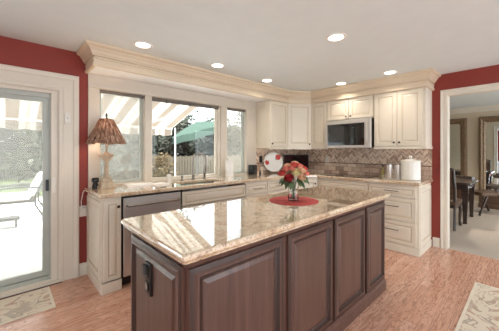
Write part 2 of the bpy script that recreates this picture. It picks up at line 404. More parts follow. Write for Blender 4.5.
def thing(name, label, cat, loc=(0, 0, 0), rotz=0, group=None):
    o = bpy.data.objects.new(name, None); C.objects.link(o); o.location = loc; o.rotation_euler = (0, 0, rotz)
    o.empty_display_size = 0.1; return tag(o, label, cat, group)
def tag(o, label, cat, group=None, kind=None):
    o['label'] = label; o['category'] = cat
    if group: o['group'] = group
    if kind: o['kind'] = kind
    return o
def struct(o): o['kind'] = 'structure'; return o
def struct_empty(name):
    o = bpy.data.objects.new(name, None); C.objects.link(o); o.empty_display_size = 0.1; return struct(o)
def dup(root, loc, rotz=0, label=None, group=None):
    r = root.copy(); C.objects.link(r); r.location = loc; r.rotation_euler = (0, 0, rotz)
    if label: r['label'] = label
    if group: r['group'] = group
    for ch in list(root.children):
        c = ch.copy(); C.objects.link(c); c.parent = r
        for g in ch.children:
            d = g.copy(); C.objects.link(d); d.parent = c
    return r

# ------------------------------------------------------------------ the setting
YW, XB, H = 3.275, 4.366, 2.373
XL, YR = -2.6, -3.0                     # how far the kitchen is built to the left and behind
XD = 8.25                               # far wall of the dining room

struct(MB().box(XL, 4.40, YR, YW + 0.15, -0.1, 0).build('floor', M['floor']))
struct(MB().box(4.40, XD + 0.1, YR, YW + 0.15, -0.1, -0.002).build('floor_dining', M['carpet']))
struct(MB().box(XL, XD + 0.1, YR, YW + 0.15, H, H + 0.12).build('ceiling', M['ceiling']))

def wall_holes(name, us, zs, holes, a, b, fmap, mats, back_mi=0):
    """one connected wall sheet with real openings: us/zs grid lines, holes = set of (i, j) cells left open"""
    mb = MB(); g = {}
    def v(i, j, k):
        if (i, j, k) not in g: g[(i, j, k)] = mb.bm.verts.new(fmap(us[i], zs[j], (a, b)[k]))
        return g[(i, j, k)]
    nu, nz = len(us) - 1, len(zs) - 1
    solid = lambda i, j: 0 <= i < nu and 0 <= j < nz and (i, j) not in holes
    for i in range(nu):
        for j in range(nz):
            if not solid(i, j): continue
            q = ((i, j), (i + 1, j), (i + 1, j + 1), (i, j + 1))
            mb.bm.faces.new([v(*c, 0) for c in q]); mb.bm.faces.new([v(*c, 1) for c in q]).material_index = back_mi
            for (di, dj), (p, r) in (((0, -1), (q[0], q[1])), ((1, 0), (q[1], q[2])), ((0, 1), (q[2], q[3])), ((-1, 0), (q[3], q[0]))):
                if not solid(i + di, j + dj): mb.bm.faces.new((v(*p, 0), v(*r, 0), v(*r, 1), v(*p, 1)))
    return struct(mb.build(name, mats))

WZ0, WZ1 = 0.935, 2.03
wall_holes('wall_left', [XL, -1.552, 0.393, 0.755, 1.285, 1.345, 2.43, 2.545, 2.985, XB + 0.124], [0, WZ0, 1.965, WZ1, H],
           {(1, 0), (1, 1), (3, 1), (3, 2), (5, 1), (5, 2), (7, 1), (7, 2)}, YW, YW + 0.15, lambda u, z, k: (u, k, z), [M['red'], M['white']], 1)
wall_holes('wall_back', [YR, -0.75, 0.781, YW], [0, 2.085, H], {(1, 0)}, XB, XB + 0.124, lambda u, z, k: (k, u, z), [M['red'], M['beige']], 1)
struct(MB().box(XD, XD + 0.1, YR, YW + 0.15, 0, H).build('wall_dining_far', M['beige']))
struct(MB().box(XB + 0.124, XD, YW, YW + 0.15, 0, H).build('wall_dining_left', M['beige']))

wall_holes('wall_right', [YR, -1.2, 0.6, YW], [0, 0.1, 2.1, H], {(1, 1)}, XL - 0.1, XL, lambda u, z, k: (k, u, z), M['red'])  # unseen wall at the left end, added; its opening admits fill light
wall_holes('wall_rear', [XL, -0.9, 1.3, 1.5, 4.2, XB, 4.7, 7.9, XD], [0, 0.1, 2.2, H], {(1, 1), (3, 1), (6, 1)}, YR - 0.12, YR, lambda u, z, k: (u, k, z), [M['white'], M['beige']], 1)  # unseen wall added behind the camera, openings sized to control the sky fill
# door casing left (wide, fluted) and its threshold
casing = [(0, 0), (0, 0.012), (0.012, 0.022), (0.035, 0.022), (0.045, 0.014), (0.125, 0.014), (0.135, 0.022), (0.165, 0.028), (0.178, 0.022), (0.183, 0.0)]
struct(MB().sweep([(0.392, 0), (0.392, 1.935), (-1.58, 1.935), (-1.58, 0)], casing, lambda u, v, h: (u, YW - h, v), side=-1).build('trim_1', M['trim']))
door = struct_empty('door_1'); door.location = (-0.6, YW, 0)
def at_door(mb, name, m, bevel=0.002, parent=door): return mb.xform(Matrix.Translation((0.6, -YW, 0))).build(name, m, parent, bevel=bevel)
y0 = YW
j = MB().box(0.336, 0.391, y0 + 0.0, y0 + 0.14, 0.04, 1.905).box(-1.55, 0.391, y0, y0 + 0.14, 1.905, 1.965).box(-1.55, 0.391, y0 - 0.0, y0 + 0.14, -0.0, 0.04)
at_door(j, 'jamb', M['trim'])
at_door(MB().box(-1.55, 0.324, y0 + 0.03, y0 + 0.12, 0.035, 0.075).box(-1.55, 0.324, y0 + 0.03, y0 + 0.12, 1.86, 1.91).box(0.324, 0.336, y0 + 0.03, y0 + 0.12, 0.04, 1.9), 'track_frame', M['grey'])
fr = MB(); fr.sweep([(0.324, 0.08), (0.324, 1.87), (-0.66, 1.87), (-0.66, 0.08)], [(0, 0.0), (0, 0.035), (0.052, 0.035), (0.052, 0.0)], lambda u, v, h: (u, y0 + 0.05 + h, v), side=1, closed=True)
at_door(fr, 'sliding_panel', M['grey'])
at_door(MB().box(-0.61, 0.274, y0 + 0.066, y0 + 0.070, 0.13, 1.82), 'glass_pane', M['pane'], 0)
at_door(MB().box(-0.61, 0.274, y0 + 0.088, y0 + 0.089, 0.13, 1.82), 'insect_screen', M['door_screen'], 0)
fx = MB(); fx.sweep([(-0.62, 0.08), (-0.62, 1.87), (-1.54, 1.87), (-1.54, 0.08)], [(0, 0.0), (0, 0.03), (0.06, 0.03), (0.06, 0.0)], lambda u, v, h: (u, y0 + 0.088 + h, v), side=1, closed=True)
at_door(fx, 'fixed_panel', M['grey'])
at_door(MB().box(-1.48, -0.68, y0 + 0.1, y0 + 0.104, 0.14, 1.81), 'glass_pane', M['pane'], 0)
hd = at_door(MB().box(0.296, 0.318, y0 + 0.012, y0 + 0.05, 0.93, 1.04), 'latch', M['black'], 0.003)
hd['label'] = 'black door latch'
at_door(MB().box(0.338, 0.374, y0 - 0.012, y0 + 0.0, 0.91, 1.06).box(0.348, 0.364, y0 - 0.022, y0 - 0.012, 0.975, 1.0), 'strike_plate', M['plastic'], 0.003)
struct(MB().box(-1.6, 0.42, YW - 0.03, YW, 0.006, 0.03).box(-1.6, 0.42, YW - 0.042, YW, 0, 0.006, 1).build('trim_2', [M['trim'], M['dark_wood']]))

# baseboards
bprof = [(0, 0), (0.014, 0), (0.014, 0.10), (0.009, 0.125), (0.004, 0.13), (0, 0.13)]
struct(MB().sweep([(0.576, YW), (0.655, YW)], bprof, lambda u, v, h: (u, v, h), side=-1).build('baseboard_left', M['trim']))
struct(MB().sweep([(XB, 0.936), (XB, 0.855)], bprof, lambda u, v, h: (u, v, h), side=-1).build('baseboard_back', M['trim']))
struct(MB().sweep([(XD, YW), (XD, YR)], bprof, lambda u, v, h: (u, v, h), side=-1).build('baseboard_dining', M['trim']))
# doorway casing on the back wall, both faces and the lining
dc = [(0, 0), (0, 0.016), (0.02, 0.016), (0.03, 0.011), (0.05, 0.013), (0.06, 0.022), (0.074, 0.02), (0.074, 0)]
mb = MB(); mb.sweep([(0.772, 0), (0.772, 2.078), (-0.74, 2.078), (-0.74, 0)], dc, lambda u, v, h: (XB - h, u, v), side=-1)
struct(mb.build('trim_3', M['trim']))
mb = MB(); mb.sweep([(0.772, 0), (0.772, 2.078), (-0.74, 2.078), (-0.74, 0)], dc, lambda u, v, h: (XB + 0.124 + h, u, v), side=-1)
struct(mb.build('trim_4', M['trim']))
mb = MB(); mb.sweep([(0.768, 0), (0.768, 2.072), (-0.737, 2.072), (-0.737, 0)], [(0, 0), (0, 0.13), (0.012, 0.13), (0.012, 0)], lambda u, v, h: (XB - 0.003 + h, u, v), side=-1)
struct(mb.build('trim_5', M['trim']))
# dining crown
crown2 = [(0, H), (0, H - 0.12), (0.012, H - 0.12), (0.018, H - 0.1), (0.05, H - 0.05), (0.08, H - 0.02), (0.085, H)]
struct(MB().sweep([(XD, YW), (XD, YR)], crown2, lambda u, v, h: (u, v, h), side=-1).build('trim_6', M['trim']))

# window casing, sill, posts; then the three sashes
struct(MB().box(0.655, 3.19, YW - 0.015, YW + 0.0, WZ1, 2.17).box(0.655, 0.765, YW - 0.02, YW, 0.92, WZ1).box(2.975, 3.19, YW - 0.02, YW, 0.92, WZ1)
       .box(1.265, 1.345, YW - 0.025, YW + 0.0, 0.92, WZ1).box(2.43, 2.55, YW - 0.025, YW, 0.92, WZ1).box(0.655, 3.19, YW - 0.03, YW, 0.92, 0.95)
       .box(0.655, 3.19, YW - 0.03, YW - 0.0, WZ1 - 0.012, WZ1 + 0.012).build('trim_7', M['window_trim'], bevel=0.004))
for n, (xa, xb, nob) in enumerate(((0.757, 1.283, 1), (1.347, 2.428, 0), (2.547, 2.983, 1))):
    w = struct_empty('window_%d' % (n + 1)); w.location = (xa, YW, 0)
    ww = xb - xa
    MB().sweep([(0, WZ0), (ww, WZ0), (ww, WZ1), (0, WZ1)], [(0, 0.0), (0, 0.14), (0.012, 0.14), (0.012, 0.0)], lambda u, v, h: (u, h, v), side=1, closed=True).build('window_lining', M['trim'], w)
    fw = 0.032
    MB().sweep([(0.012, WZ0 + 0.012), (ww - 0.012, WZ0 + 0.012), (ww - 0.012, WZ1 - 0.012), (0.012, WZ1 - 0.012)], [(0, 0.055), (0, 0.1), (fw, 0.1), (fw, 0.065), (fw - 0.008, 0.055)], lambda u, v, h: (u, h, v), side=1, closed=True).build('sash_frame', M['grey'] if nob else M['trim'], w)
    MB().box(0.012 + fw, ww - 0.012 - fw, 0.078, 0.082, WZ0 + 0.012 + fw, WZ1 - 0.012 - fw).build('glass_pane', M['pane'], w)
    if nob: MB().box(0.012 + fw, ww - 0.012 - fw, 0.092, 0.093, WZ0 + 0.012 + fw, WZ1 - 0.012 - fw).build('insect_screen', M['screen'], w)
    b = MB().box(0.014, ww - 0.014, 0.015, 0.05, WZ1 - 0.045, WZ1 - 0.013)
    if not nob: b.box(0.014, ww - 0.014, 0.018, 0.047, WZ1 - 0.062, WZ1 - 0.047)
    b.build('raised_blind', M['blind'], w, bevel=0.003)
    if not nob:
        for px in (0.2, 0.52, 0.84): MB().box(px * ww - 0.006, px * ww + 0.006, 0.008, 0.016, WZ1 - 0.075, WZ1 - 0.03).build('blind_bracket', M['darkgrey'], w)

# soffit over the window and the crown running round soffit and cabinets
SF = 2.935
struct(MB().box(0.655, 3.19, SF, YW, 2.172, H).build('trim_8', M['bright_white'], bevel=0.002))
crown = [(0, 2.165), (0.018, 2.165), (0.03, 2.172), (0.03, 2.192), (0.022, 2.198), (0.022, 2.236), (0.03, 2.24), (0.03, 2.246), (0.014, 2.249), (0.014, 2.262), (0.036, 2.266), (0.036, 2.276), (0.046, 2.284), (0.056, 2.306), (0.074, 2.328), (0.074, 2.336), (0.092, 2.342), (0.104, 2.352), (0.104, H), (0, H)]
struct(MB().sweep([(0.655, YW), (0.655, SF), (3.665, SF), (4.026, 2.70), (4.026, 0.945), (XB, 0.945)], crown, lambda u, v, h: (u, v, h), side=-1).build('trim_9', M['crown']))
# backsplash
struct(MB().box(3.19, XB - 0.012, YW - 0.012, YW, 0.92, 1.375).build('trim_10', M['tile_x']))
struct(MB().box(XB - 0.012, XB, 0.945, YW, 0.92, 1.375).build('trim_11', M['tile_y']))

# ------------------------------------------------------------------ cabinets
def knob(parent, x, y, z):
    return MB().lathe([(0.005, 0.0), (0.005, -0.012), (0.013, -0.016), (0.015, -0.024), (0.010, -0.029), (0.002, -0.030)], 14, (x, y, z), 'Y').build('knob', M['bronze'], parent, smooth=True)
def pull(parent, x, y, z, w=0.12):
    return MB().tube([(x - w / 2, y, z), (x - w / 2, y - 0.026, z), (x - w / 2 + 0.012, y - 0.03, z), (x + w / 2 - 0.012, y - 0.03, z), (x + w / 2, y - 0.026, z), (x + w / 2, y, z)], 0.0055).build('pull_handle', M['nickel'], parent, smooth=True)
CG = [M['cream'], M['glaze']]
def front(root, kind, x0, x1, z0, z1, y=0.0, kx=None, kz=None, rail=0.055, t=0.02, pw=0.12):
    g = 0.002
    o = MB().panel(x0 + g, x1 - g, z0 + g, z1 - g, y, t, rail).build(kind, CG, root)
    if kz is not None:
        if kind.startswith('drawer'): pull(o, kx, y - t, kz, pw)
        else: knob(o, kx, y - t, kz)
    return o

RB = -PI / 2            # back-wall run: local -y looks to world -x, local +x runs to world -y
UD = 0.32               # upper carcass depth
UZ0, UZ1 = 1.372, 2.17

# uppers
t = thing('wall_cabinet', 'cream single-door wall cabinet beside the window, its side panel facing the window', 'cabinet', (3.192, YW, UZ0))
MB().box(0, 0.47, -UD, -0.0, 0, UZ1 - UZ0).build('carcass', M['cream'], t, bevel=0.002)
front(t, 'door', 0.004, 0.466, 0.025, 0.795, -UD, 0.045, 0.075)
MB().box(0.0, 0.47, -UD - 0.016, -UD + 0.0, -0.018, 0.022).build('light_rail', M['cream'], t, bevel=0.003)

t = thing('wall_cabinet', 'cream wall cabinet set diagonally across the corner of the room', 'cabinet', (3.665, 2.945, UZ0))
MB().prism([(0, 0.33), (0, 0.012), (0.37, -0.235), (XB - 3.665, -0.235), (XB - 3.665, 0.33)], 0, UZ1 - UZ0).build('carcass', M['cream'], t)
ang = math.atan2(-0.247, 0.37)
pv = bpy.data.objects.new('door', None)
dm = MB().panel(0.006, 0.44, 0.025, 0.795, 0, 0.02, 0.055).build('door', CG, t, loc=(0, 0.008, 0), rotz=ang)
knob(dm, 0.40, -0.02, 0.075)
MB().box(0, 0.445, -0.016, 0.0, -0.018, 0.022).build('light_rail', M['cream'], t, loc=(0, 0.008, 0), rotz=ang, bevel=0.003)
bpy.data.objects.remove(pv)

t = thing('wall_cabinet', 'narrow cream wall cabinet between the corner cabinet and the microwave', 'cabinet', (XB, 2.705, UZ0), RB)
MB().box(0, 0.325, -UD, 0, 0, UZ1 - UZ0).build('carcass', M['cream'], t, bevel=0.002)
front(t, 'door', 0.004, 0.321, 0.025, 0.795, -UD)
MB().box(0, 0.325, -UD - 0.016, -UD, -0.018, 0.022).build('light_rail', M['cream'], t, bevel=0.003)

t = thing('wall_cabinet', 'short cream two-door wall cabinet directly above the microwave', 'cabinet', (XB, 2.378, 1.83), RB)
MB().box(0, 0.768, -UD, 0, 0, UZ1 - 1.83).build('carcass', M['cream'], t, bevel=0.002)
front(t, 'door', 0.004, 0.383, 0.01, 0.337, -UD, 0.345, 0.05, rail=0.05)
front(t, 'door', 0.385, 0.764, 0.01, 0.337, -UD, 0.423, 0.05, rail=0.05)

t = thing('wall_cabinet', 'cream two-door wall cabinet at the right end, beside the red wall', 'cabinet', (XB, 1.608, UZ0), RB)
MB().box(0, 0.663, -UD, 0, 0, UZ1 - UZ0).build('carcass', M['cream'], t, bevel=0.002)
front(t, 'door', 0.012, 0.322, 0.025, 0.795, -UD, 0.288, 0.075)
front(t, 'door', 0.324, 0.634, 0.025, 0.795, -UD, 0.358, 0.075)
MB().box(0, 0.668, -UD - 0.016, -UD, -0.018, 0.022).box(0.663, 0.672, -UD - 0.016, 0, -0.018, 0.022).build('light_rail', M['cream'], t, bevel=0.003)

# bases on the window wall (local: -y to the room)
BD = 0.585; ZT = 0.892
BY = YW - 0.002
def base(label, x0, x1, y=BY, xx=None, rot=0, wall=None, kick_in=0.06, top=None):
    w = abs(x1 - x0)
    loc = (x0, BY, 0) if rot == 0 else (XB - 0.002, x0, 0)
    t = thing('base_cabinet', label, 'cabinet', loc, rot)
    MB().box(0, w, -BD + 0.02, 0, 0.1, top or ZT).build('carcass', M['cream'], t, bevel=0.002)
    MB().box(0, w, -BD + 0.02 + kick_in, -0.01, 0, 0.1).build('toe_kick', M['cream'], t)
    return t, w
FY = -BD + 0.02
t, w = base('narrow cream base cabinet at the left end of the counter, beside the dishwasher', 0.652, 0.822, kick_in=-0.02)
front(t, 'door', 0.012, w - 0.004, 0.115, 0.865, FY, 0.135, 0.80, rail=0.036)
MB().box(-0.008, w, FY - 0.022, FY + 0.02, 0, 0.1).box(-0.01, 0.0, FY, 0.0, 0, 0.1).build('plinth', M['cream'], t, bevel=0.004)
sp = MB().panel(0.02, 0.54, 0.13, 0.85, 0, 0.012, 0.05).build('side_panel', CG, t, loc=(0, 0.0, 0), rotz=-PI / 2)

d = thing('dishwasher', 'stainless steel dishwasher under the window counter', 'dishwasher', (0.826, BY, 0))
DW = 0.632
MB().box(0, DW, FY + 0.01, -0.01, 0.09, 0.888).build('body', M['black'], d)
MB().box(0.012, DW - 0.012, FY - 0.022, FY + 0.0, 0.105, 0.868).build('door', M['steel'], d, bevel=0.006)
hz = 0.795
MB().tube([(0.045, FY - 0.022, hz), (0.045, FY - 0.06, hz), (0.06, FY - 0.066, hz), (DW - 0.06, FY - 0.066, hz), (DW - 0.045, FY - 0.06, hz), (DW - 0.045, FY - 0.022, hz)], 0.012, 10).build('handle', M['nickel'], d, smooth=True)
MB().box(0.0, DW, FY + 0.05, FY + 0.06, 0.0, 0.095).build('toe_plate', M['black'], d)

t, w = base('wide cream sink base cabinet with long false drawer front', 1.462, 2.43, top=0.66)
front(t, 'false_front', 0.004, w - 0.004, 0.70, 0.865, FY, rail=0.03)
front(t, 'door', 0.004, w / 2 - 0.001, 0.115, 0.695, FY, w / 2 - 0.04, 0.64)
front(t, 'door', w / 2 + 0.001, w - 0.004, 0.115, 0.695, FY, w / 2 + 0.04, 0.64)
t, w = base('cream drawer base cabinet just right of the sink cabinet', 2.432, 2.87)
front(t, 'drawer', 0.004, w - 0.004, 0.72, 0.865, FY, w / 2, 0.79, rail=0.03, pw=0.13)
front(t, 'drawer', 0.004, w - 0.004, 0.42, 0.715, FY, w / 2, 0.57, rail=0.05)
front(t, 'drawer', 0.004, w - 0.004, 0.115, 0.415, FY, w / 2, 0.27, rail=0.05)
t, w = base('cream drawer base cabinet behind the flower vase, next to the corner cabinet', 2.872, 3.38)
front(t, 'drawer', 0.004, w - 0.004, 0.72, 0.865, FY, w / 2, 0.79, rail=0.03, pw=0.13)
front(t, 'door', 0.004, w - 0.004, 0.115, 0.715, FY, 0.05, 0.66)
# corner
t = thing('base_cabinet', 'cream corner base cabinet with one door and knob, behind the roses', 'cabinet', (3.384, BY, 0))
cx = XB - 0.002 - 3.384; cyf = -(BY - 2.415)
cp = [(0, 0), (0, FY), (0.40 - 0.002, cyf), (cx, cyf), (cx, 0)]
MB().prism(cp, 0.1, ZT).build('carcass', M['cream'], t)
MB().prism([(0.05, -0.05), (0.05, FY + 0.07), (0.43, cyf + 0.04), (cx - 0.02, cyf + 0.04), (cx - 0.02, -0.05)], 0, 0.1).build('toe_kick', M['cream'], t)
ln = math.hypot(0.398, cyf - FY); ca_ = math.atan2(cyf - FY, 0.398)
dd = MB().panel(0.012, ln - 0.012, 0.115, 0.865, 0, 0.02, 0.055).build('door', CG, t, loc=(0, FY, 0), rotz=ca_)
knob(dd, ln - 0.05, -0.02, 0.79)
# back wall run
t, w = base('wide cream base cabinet under the cooktop', 2.413, 1.588, rot=RB)
front(t, 'false_front', 0.004, w - 0.004, 0.72, 0.865, FY, rail=0.03)
front(t, 'drawer', 0.004, w - 0.004, 0.42, 0.715, FY, w / 2, 0.57, rail=0.05)
front(t, 'drawer', 0.004, w - 0.004, 0.115, 0.415, FY, w / 2, 0.27, rail=0.05)
t, w = base('cream three-drawer base cabinet at the right end of the counter', 1.586, 0.958, rot=RB, kick_in=-0.012)
front(t, 'drawer', 0.012, w - 0.03, 0.722, 0.862, FY, w / 2, 0.80, rail=0.03, pw=0.16)
front(t, 'drawer', 0.012, w - 0.03, 0.415, 0.715, FY, w / 2, 0.60, rail=0.045, pw=0.16)
front(t, 'drawer', 0.012, w - 0.03, 0.108, 0.408, FY, w / 2, 0.29, rail=0.045, pw=0.16)
MB().box(-0.0, w + 0.01, FY - 0.016, FY + 0.02, 0, 0.092).box(w, w + 0.01, FY, 0, 0, 0.092).build('plinth', M['cream'], t, bevel=0.004)
MB().panel(0.02, 0.545, 0.12, 0.85, 0, 0.010, 0.05).build('side_panel', CG, t, loc=(w, FY, 0), rotz=PI / 2)

# perimeter countertop (one continuous L), with the sink cut out
def counter():
    mb = MB(); z0, z1 = 0.893, 0.934
    sx0, sx1, sy0, sy1 = 1.52, 2.16, 2.765, 3.09
    yb = YW - 0.001; xb = XB - 0.001
    outer = [(0.622, 2.655), (sx0, 2.655), (sx1, 2.655), (3.375, 2.655), (3.735, 2.385), (3.735, 0.932), (xb, 0.932), (xb, yb), (sx1, yb), (sx0, yb), (0.622, yb)]
    inner = [(sx0, sy0), (sx1, sy0), (sx1, sy1), (sx0, sy1)]
    V = {}
    def v(p, z):
        if (p, z) not in V: V[(p, z)] = mb.bm.verts.new((p[0], p[1], z))
        return V[(p, z)]
    cells = [[outer[0], outer[1], inner[0], inner[3], outer[9], outer[10]], [outer[1], outer[2], inner[1], inner[0]], [inner[3], inner[2], outer[8], outer[9]],
             [outer[2], outer[3], outer[4], outer[5], outer[6], outer[7], outer[8], inner[2], inner[1]]]
    for c in cells:
        mb.bm.faces.new([v(p, z1) for p in c]); mb.bm.faces.new([v(p, z0) for p in c][::-1])
    for loop in (outer, inner):
        for i in range(len(loop)):
            p, q = loop[i], loop[(i + 1) % len(loop)]
            mb.bm.faces.new((v(p, z0), v(q, z0), v(q, z1), v(p, z1)))
    o = mb.build('countertop', M['granite'], bevel=0.009, seg=3)
    return tag(o, 'L-shaped beige granite countertop running under the window and along the tiled wall', 'countertop')
counter()

# sink
s = thing('kitchen_sink', 'undermount steel sink set in the counter below the middle window', 'sink', (1.84, 2.9275, 0.892))
MB().box(-0.335, 0.335, -0.178, 0.178, -0.19, -0.185).build('basin_bottom', M['sink_steel'], s)
mb = MB(); mb.sweep([(-0.325, -0.168), (0.325, -0.168), (0.325, 0.168), (-0.325, 0.168)], [(0, 0), (0, -0.185), (0.01, -0.185), (0.01, 0)], lambda u, v, h: (u, v, h), side=-1, closed=True)
mb.build('basin', M['sink_steel'], s, bevel=0.003)
# faucet
fz = 0.934
f = thing('faucet', 'tall brushed nickel gooseneck faucet behind the sink', 'faucet', (1.87, 3.135, fz))
MB().lathe([(0.027, 0), (0.027, 0.012), (0.02, 0.02), (0.018, 0.07), (0.015, 0.075)], 18).build('base', M['nickel'], f, smooth=True)
pts = [(0, 0, 0.07), (0, 0, 0.27)] + [(-0.0, -0.085 + 0.085 * math.cos(a), 0.27 + 0.085 * math.sin(a)) for a in [PI * k / 10 for k in range(1, 11)]] + [(0, -0.17, 0.20)]
rot = Matrix.Rotation(math.radians(50), 4, 'Z')
MB().tube(pts, 0.0125, 12).xform(rot).build('spout', M['nickel'], f, smooth=True)
MB().lathe([(0.013, 0.0), (0.017, -0.01), (0.017, -0.07), (0.013, -0.075)], 14, (0, -0.17, 0.205)).xform(rot).build('spray_head', M['nickel'], f, smooth=True)
MB().tube([(0.018, 0, 0.05), (0.05, 0, 0.06), (0.085, -0.01, 0.075)], 0.006).build('lever', M['nickel'], f, smooth=True)
f2 = thing('side_sprayer', 'short brushed nickel side sprayer right of the faucet', 'faucet', (2.05, 3.13, fz))
MB().lathe([(0.024, 0), (0.024, 0.01), (0.015, 0.016), (0.013, 0.05), (0.017, 0.055), (0.018, 0.1), (0.014, 0.135), (0.006, 0.14)], 16).build('sprayer_body', M['nickel'], f2, smooth=True)
f3 = thing('soap_pump', 'low brushed nickel soap pump built in left of the faucet', 'dispenser', (1.71, 3.14, fz))
MB().lathe([(0.022, 0), (0.022, 0.008), (0.012, 0.014), (0.012, 0.05), (0.016, 0.052), (0.016, 0.066), (0.004, 0.068)], 16).build('pump_body', M['nickel'], f3, smooth=True)
MB().tube([(0, 0, 0.06), (-0.01, -0.035, 0.064), (-0.015, -0.055, 0.055)], 0.005).build('nozzle', M['nickel'], f3, smooth=True)

# cooktop
c = thing('cooktop', 'flat black glass cooktop set in the counter under the microwave', 'cooktop', (4.03, 1.99, 0.934))
MB().box(-0.25, 0.25, -0.375, 0.375, 0.0, 0.006).build('glass_surface', M['blackgloss'], c, bevel=0.002)

# microwave
m = thing('microwave', 'stainless over-range microwave with dark glass door', 'microwave', (XB, 2.372, 1.374), RB)
MW, MH = 0.752, 0.44
MB().box(0, MW, -0.37, -0.002, 0.0, MH).build('body', M['black'], m, bevel=0.003)
mb = MB().panel(0.0, MW, 0.0, MH + 0.004, -0.37, 0.03, 0.06, rings=[(0, 0), (0.0, 0.026), (0.004, 0.03), (0.03, 0.03), (0.031, 0.03)])
mb.build('door', [M['steel'], M['steel']], m)
MB().box(0.036, 0.53, -0.403, -0.399, 0.042, MH - 0.055).build('door_glass', M['blackgloss'], m)
MB().box(0.532, 0.655, -0.403, -0.399, 0.042, MH - 0.055).build('control_panel', M['blackgloss'], m)
MB().tube([(0.70, -0.40, 0.05), (0.70, -0.428, 0.06), (0.70, -0.428, MH - 0.06), (0.70, -0.40, MH - 0.05)], 0.009).build('handle', M['steel'], m, smooth=True)

# ------------------------------------------------------------------ island
IX0, IX1, IY0, IY1 = 0.506, 2.703, 0.920, 1.683
isl = thing('kitchen_island', 'dark mahogany kitchen island with raised panels and granite top', 'kitchen island', (IX0 + 0.05, IY0 + 0.05, 0))
LX, LY = IX1 - IX0 - 0.1, IY1 - IY0 - 0.1
MB().box(0, LX, 0, LY, 0.0, 0.878).build('body', M['mahogany'], isl, bevel=0.003)
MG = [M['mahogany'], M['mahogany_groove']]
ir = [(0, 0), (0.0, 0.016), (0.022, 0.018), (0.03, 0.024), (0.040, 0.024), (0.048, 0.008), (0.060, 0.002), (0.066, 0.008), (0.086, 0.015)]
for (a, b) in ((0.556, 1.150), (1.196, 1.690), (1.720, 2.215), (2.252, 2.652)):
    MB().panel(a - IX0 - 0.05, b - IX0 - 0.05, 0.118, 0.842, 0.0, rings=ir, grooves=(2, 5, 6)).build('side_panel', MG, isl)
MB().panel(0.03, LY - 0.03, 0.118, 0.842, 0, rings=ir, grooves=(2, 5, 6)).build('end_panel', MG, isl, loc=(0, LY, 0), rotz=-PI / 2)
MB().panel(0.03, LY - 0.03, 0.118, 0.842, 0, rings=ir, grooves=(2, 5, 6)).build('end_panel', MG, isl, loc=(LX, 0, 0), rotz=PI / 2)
bm_prof = [(-0.004, 0), (0.022, 0), (0.022, 0.08), (0.016, 0.095), (0.012, 0.11), (-0.004, 0.11)]
MB().sweep([(0, 0), (LX, 0), (LX, LY), (0, LY)], bm_prof, lambda u, v, h: (u, v, h), side=-1, closed=True).build('base_moulding', M['mahogany'], isl)
tp = [(-0.004, 0.842), (0.006, 0.842), (0.012, 0.852), (0.014, 0.862), (0.026, 0.87), (0.03, 0.878), (-0.004, 0.878)]
MB().sweep([(0, 0), (LX, 0), (LX, LY), (0, LY)], tp, lambda u, v, h: (u, v, h), side=-1, closed=True).build('top_moulding', M['mahogany'], isl)
# outlet with a grey adapter on the short end (local -x face)
oy = 1.33 - IY0 - 0.05
ou = MB().box(-0.028, -0.012, oy - 0.036, oy + 0.036, 0.60, 0.76).build('outlet_cover', M['black'], isl, bevel=0.004); ou['label'] = 'black outlet cover'
for zz in (0.645, 0.715): MB().box(-0.034, -0.028, oy - 0.018, oy + 0.018, zz - 0.022, zz + 0.022).build('socket', M['blackgloss'], ou, bevel=0.004)
ad = MB().box(-0.046, -0.03, oy + 0.004, oy + 0.032, 0.70, 0.752).build('plug_adapter', M['darkgrey'], ou, bevel=0.004); ad['label'] = 'grey plug adapter'

mb = MB()
top = [(-0.02, 0.879), (-0.012, 0.879), (-0.010, 0.888), (-0.004, 0.894), (0.0, 0.902), (0.0, 0.912), (-0.004, 0.919), (-0.012, 0.922), (-0.02, 0.922)]
R = 0.014
def rr(x0, x1, y0, y1, r, n=5):
    out = []
    for cx_, cy_, a0 in ((x0 + r, y0 + r, PI), (x1 - r, y0 + r, 1.5 * PI), (x1 - r, y1 - r, 0), (x0 + r, y1 - r, 0.5 * PI)):
        out += [(cx_ + r * math.cos(a0 + 0.5 * PI * k / n), cy_ + r * math.sin(a0 + 0.5 * PI * k / n)) for k in range(n + 1)]
    return out
loops = []
for off, z in [(-0.012, 0.879), (-0.010, 0.888), (-0.004, 0.893), (0.0, 0.901), (0.0, 0.911), (-0.003, 0.918), (-0.010, 0.922)]:
    loops.append([mb.bm.verts.new((x, y, z)) for x, y in rr(IX0 - off, IX1 + off, IY0 - off, IY1 + off, R)])
for a, b in zip(loops, loops[1:]):
    for k in range(len(a)): mb.bm.faces.new((a[k], a[(k + 1) % len(a)], b[(k + 1) % len(a)], b[k]))
mb.bm.faces.new(loops[0][::-1]); mb.bm.faces.new(loops[-1])
tag(mb.build('island_countertop', M['granite']), 'polished beige granite slab on top of the dark island', 'countertop')

# ------------------------------------------------------------------ things on the island
IZ = 0.922
VX, VY = 1.722, 1.325
tag(MB().lathe([(0.001, 0.0), (0.198, 0.0), (0.2, 0.002), (0.198, 0.004), (0.001, 0.004)], 48).build('placemat', M['placemat'], loc=(VX + 0.005, VY, IZ), smooth=True), 'round red placemat under the glass vase on the island', 'placemat')
vz = IZ + 0.004
vs = MB().lathe([(0.038, 0.0), (0.044, 0.003), (0.045, 0.03), (0.041, 0.07), (0.043, 0.11), (0.05, 0.165), (0.047, 0.165), (0.040, 0.11), (0.038, 0.07), (0.041, 0.03), (0.035, 0.018)], 28).build('glass_vase', M['glass'], loc=(VX, VY, vz), smooth=True)
tag(vs, 'clear flared glass vase holding roses on the red placemat', 'vase')

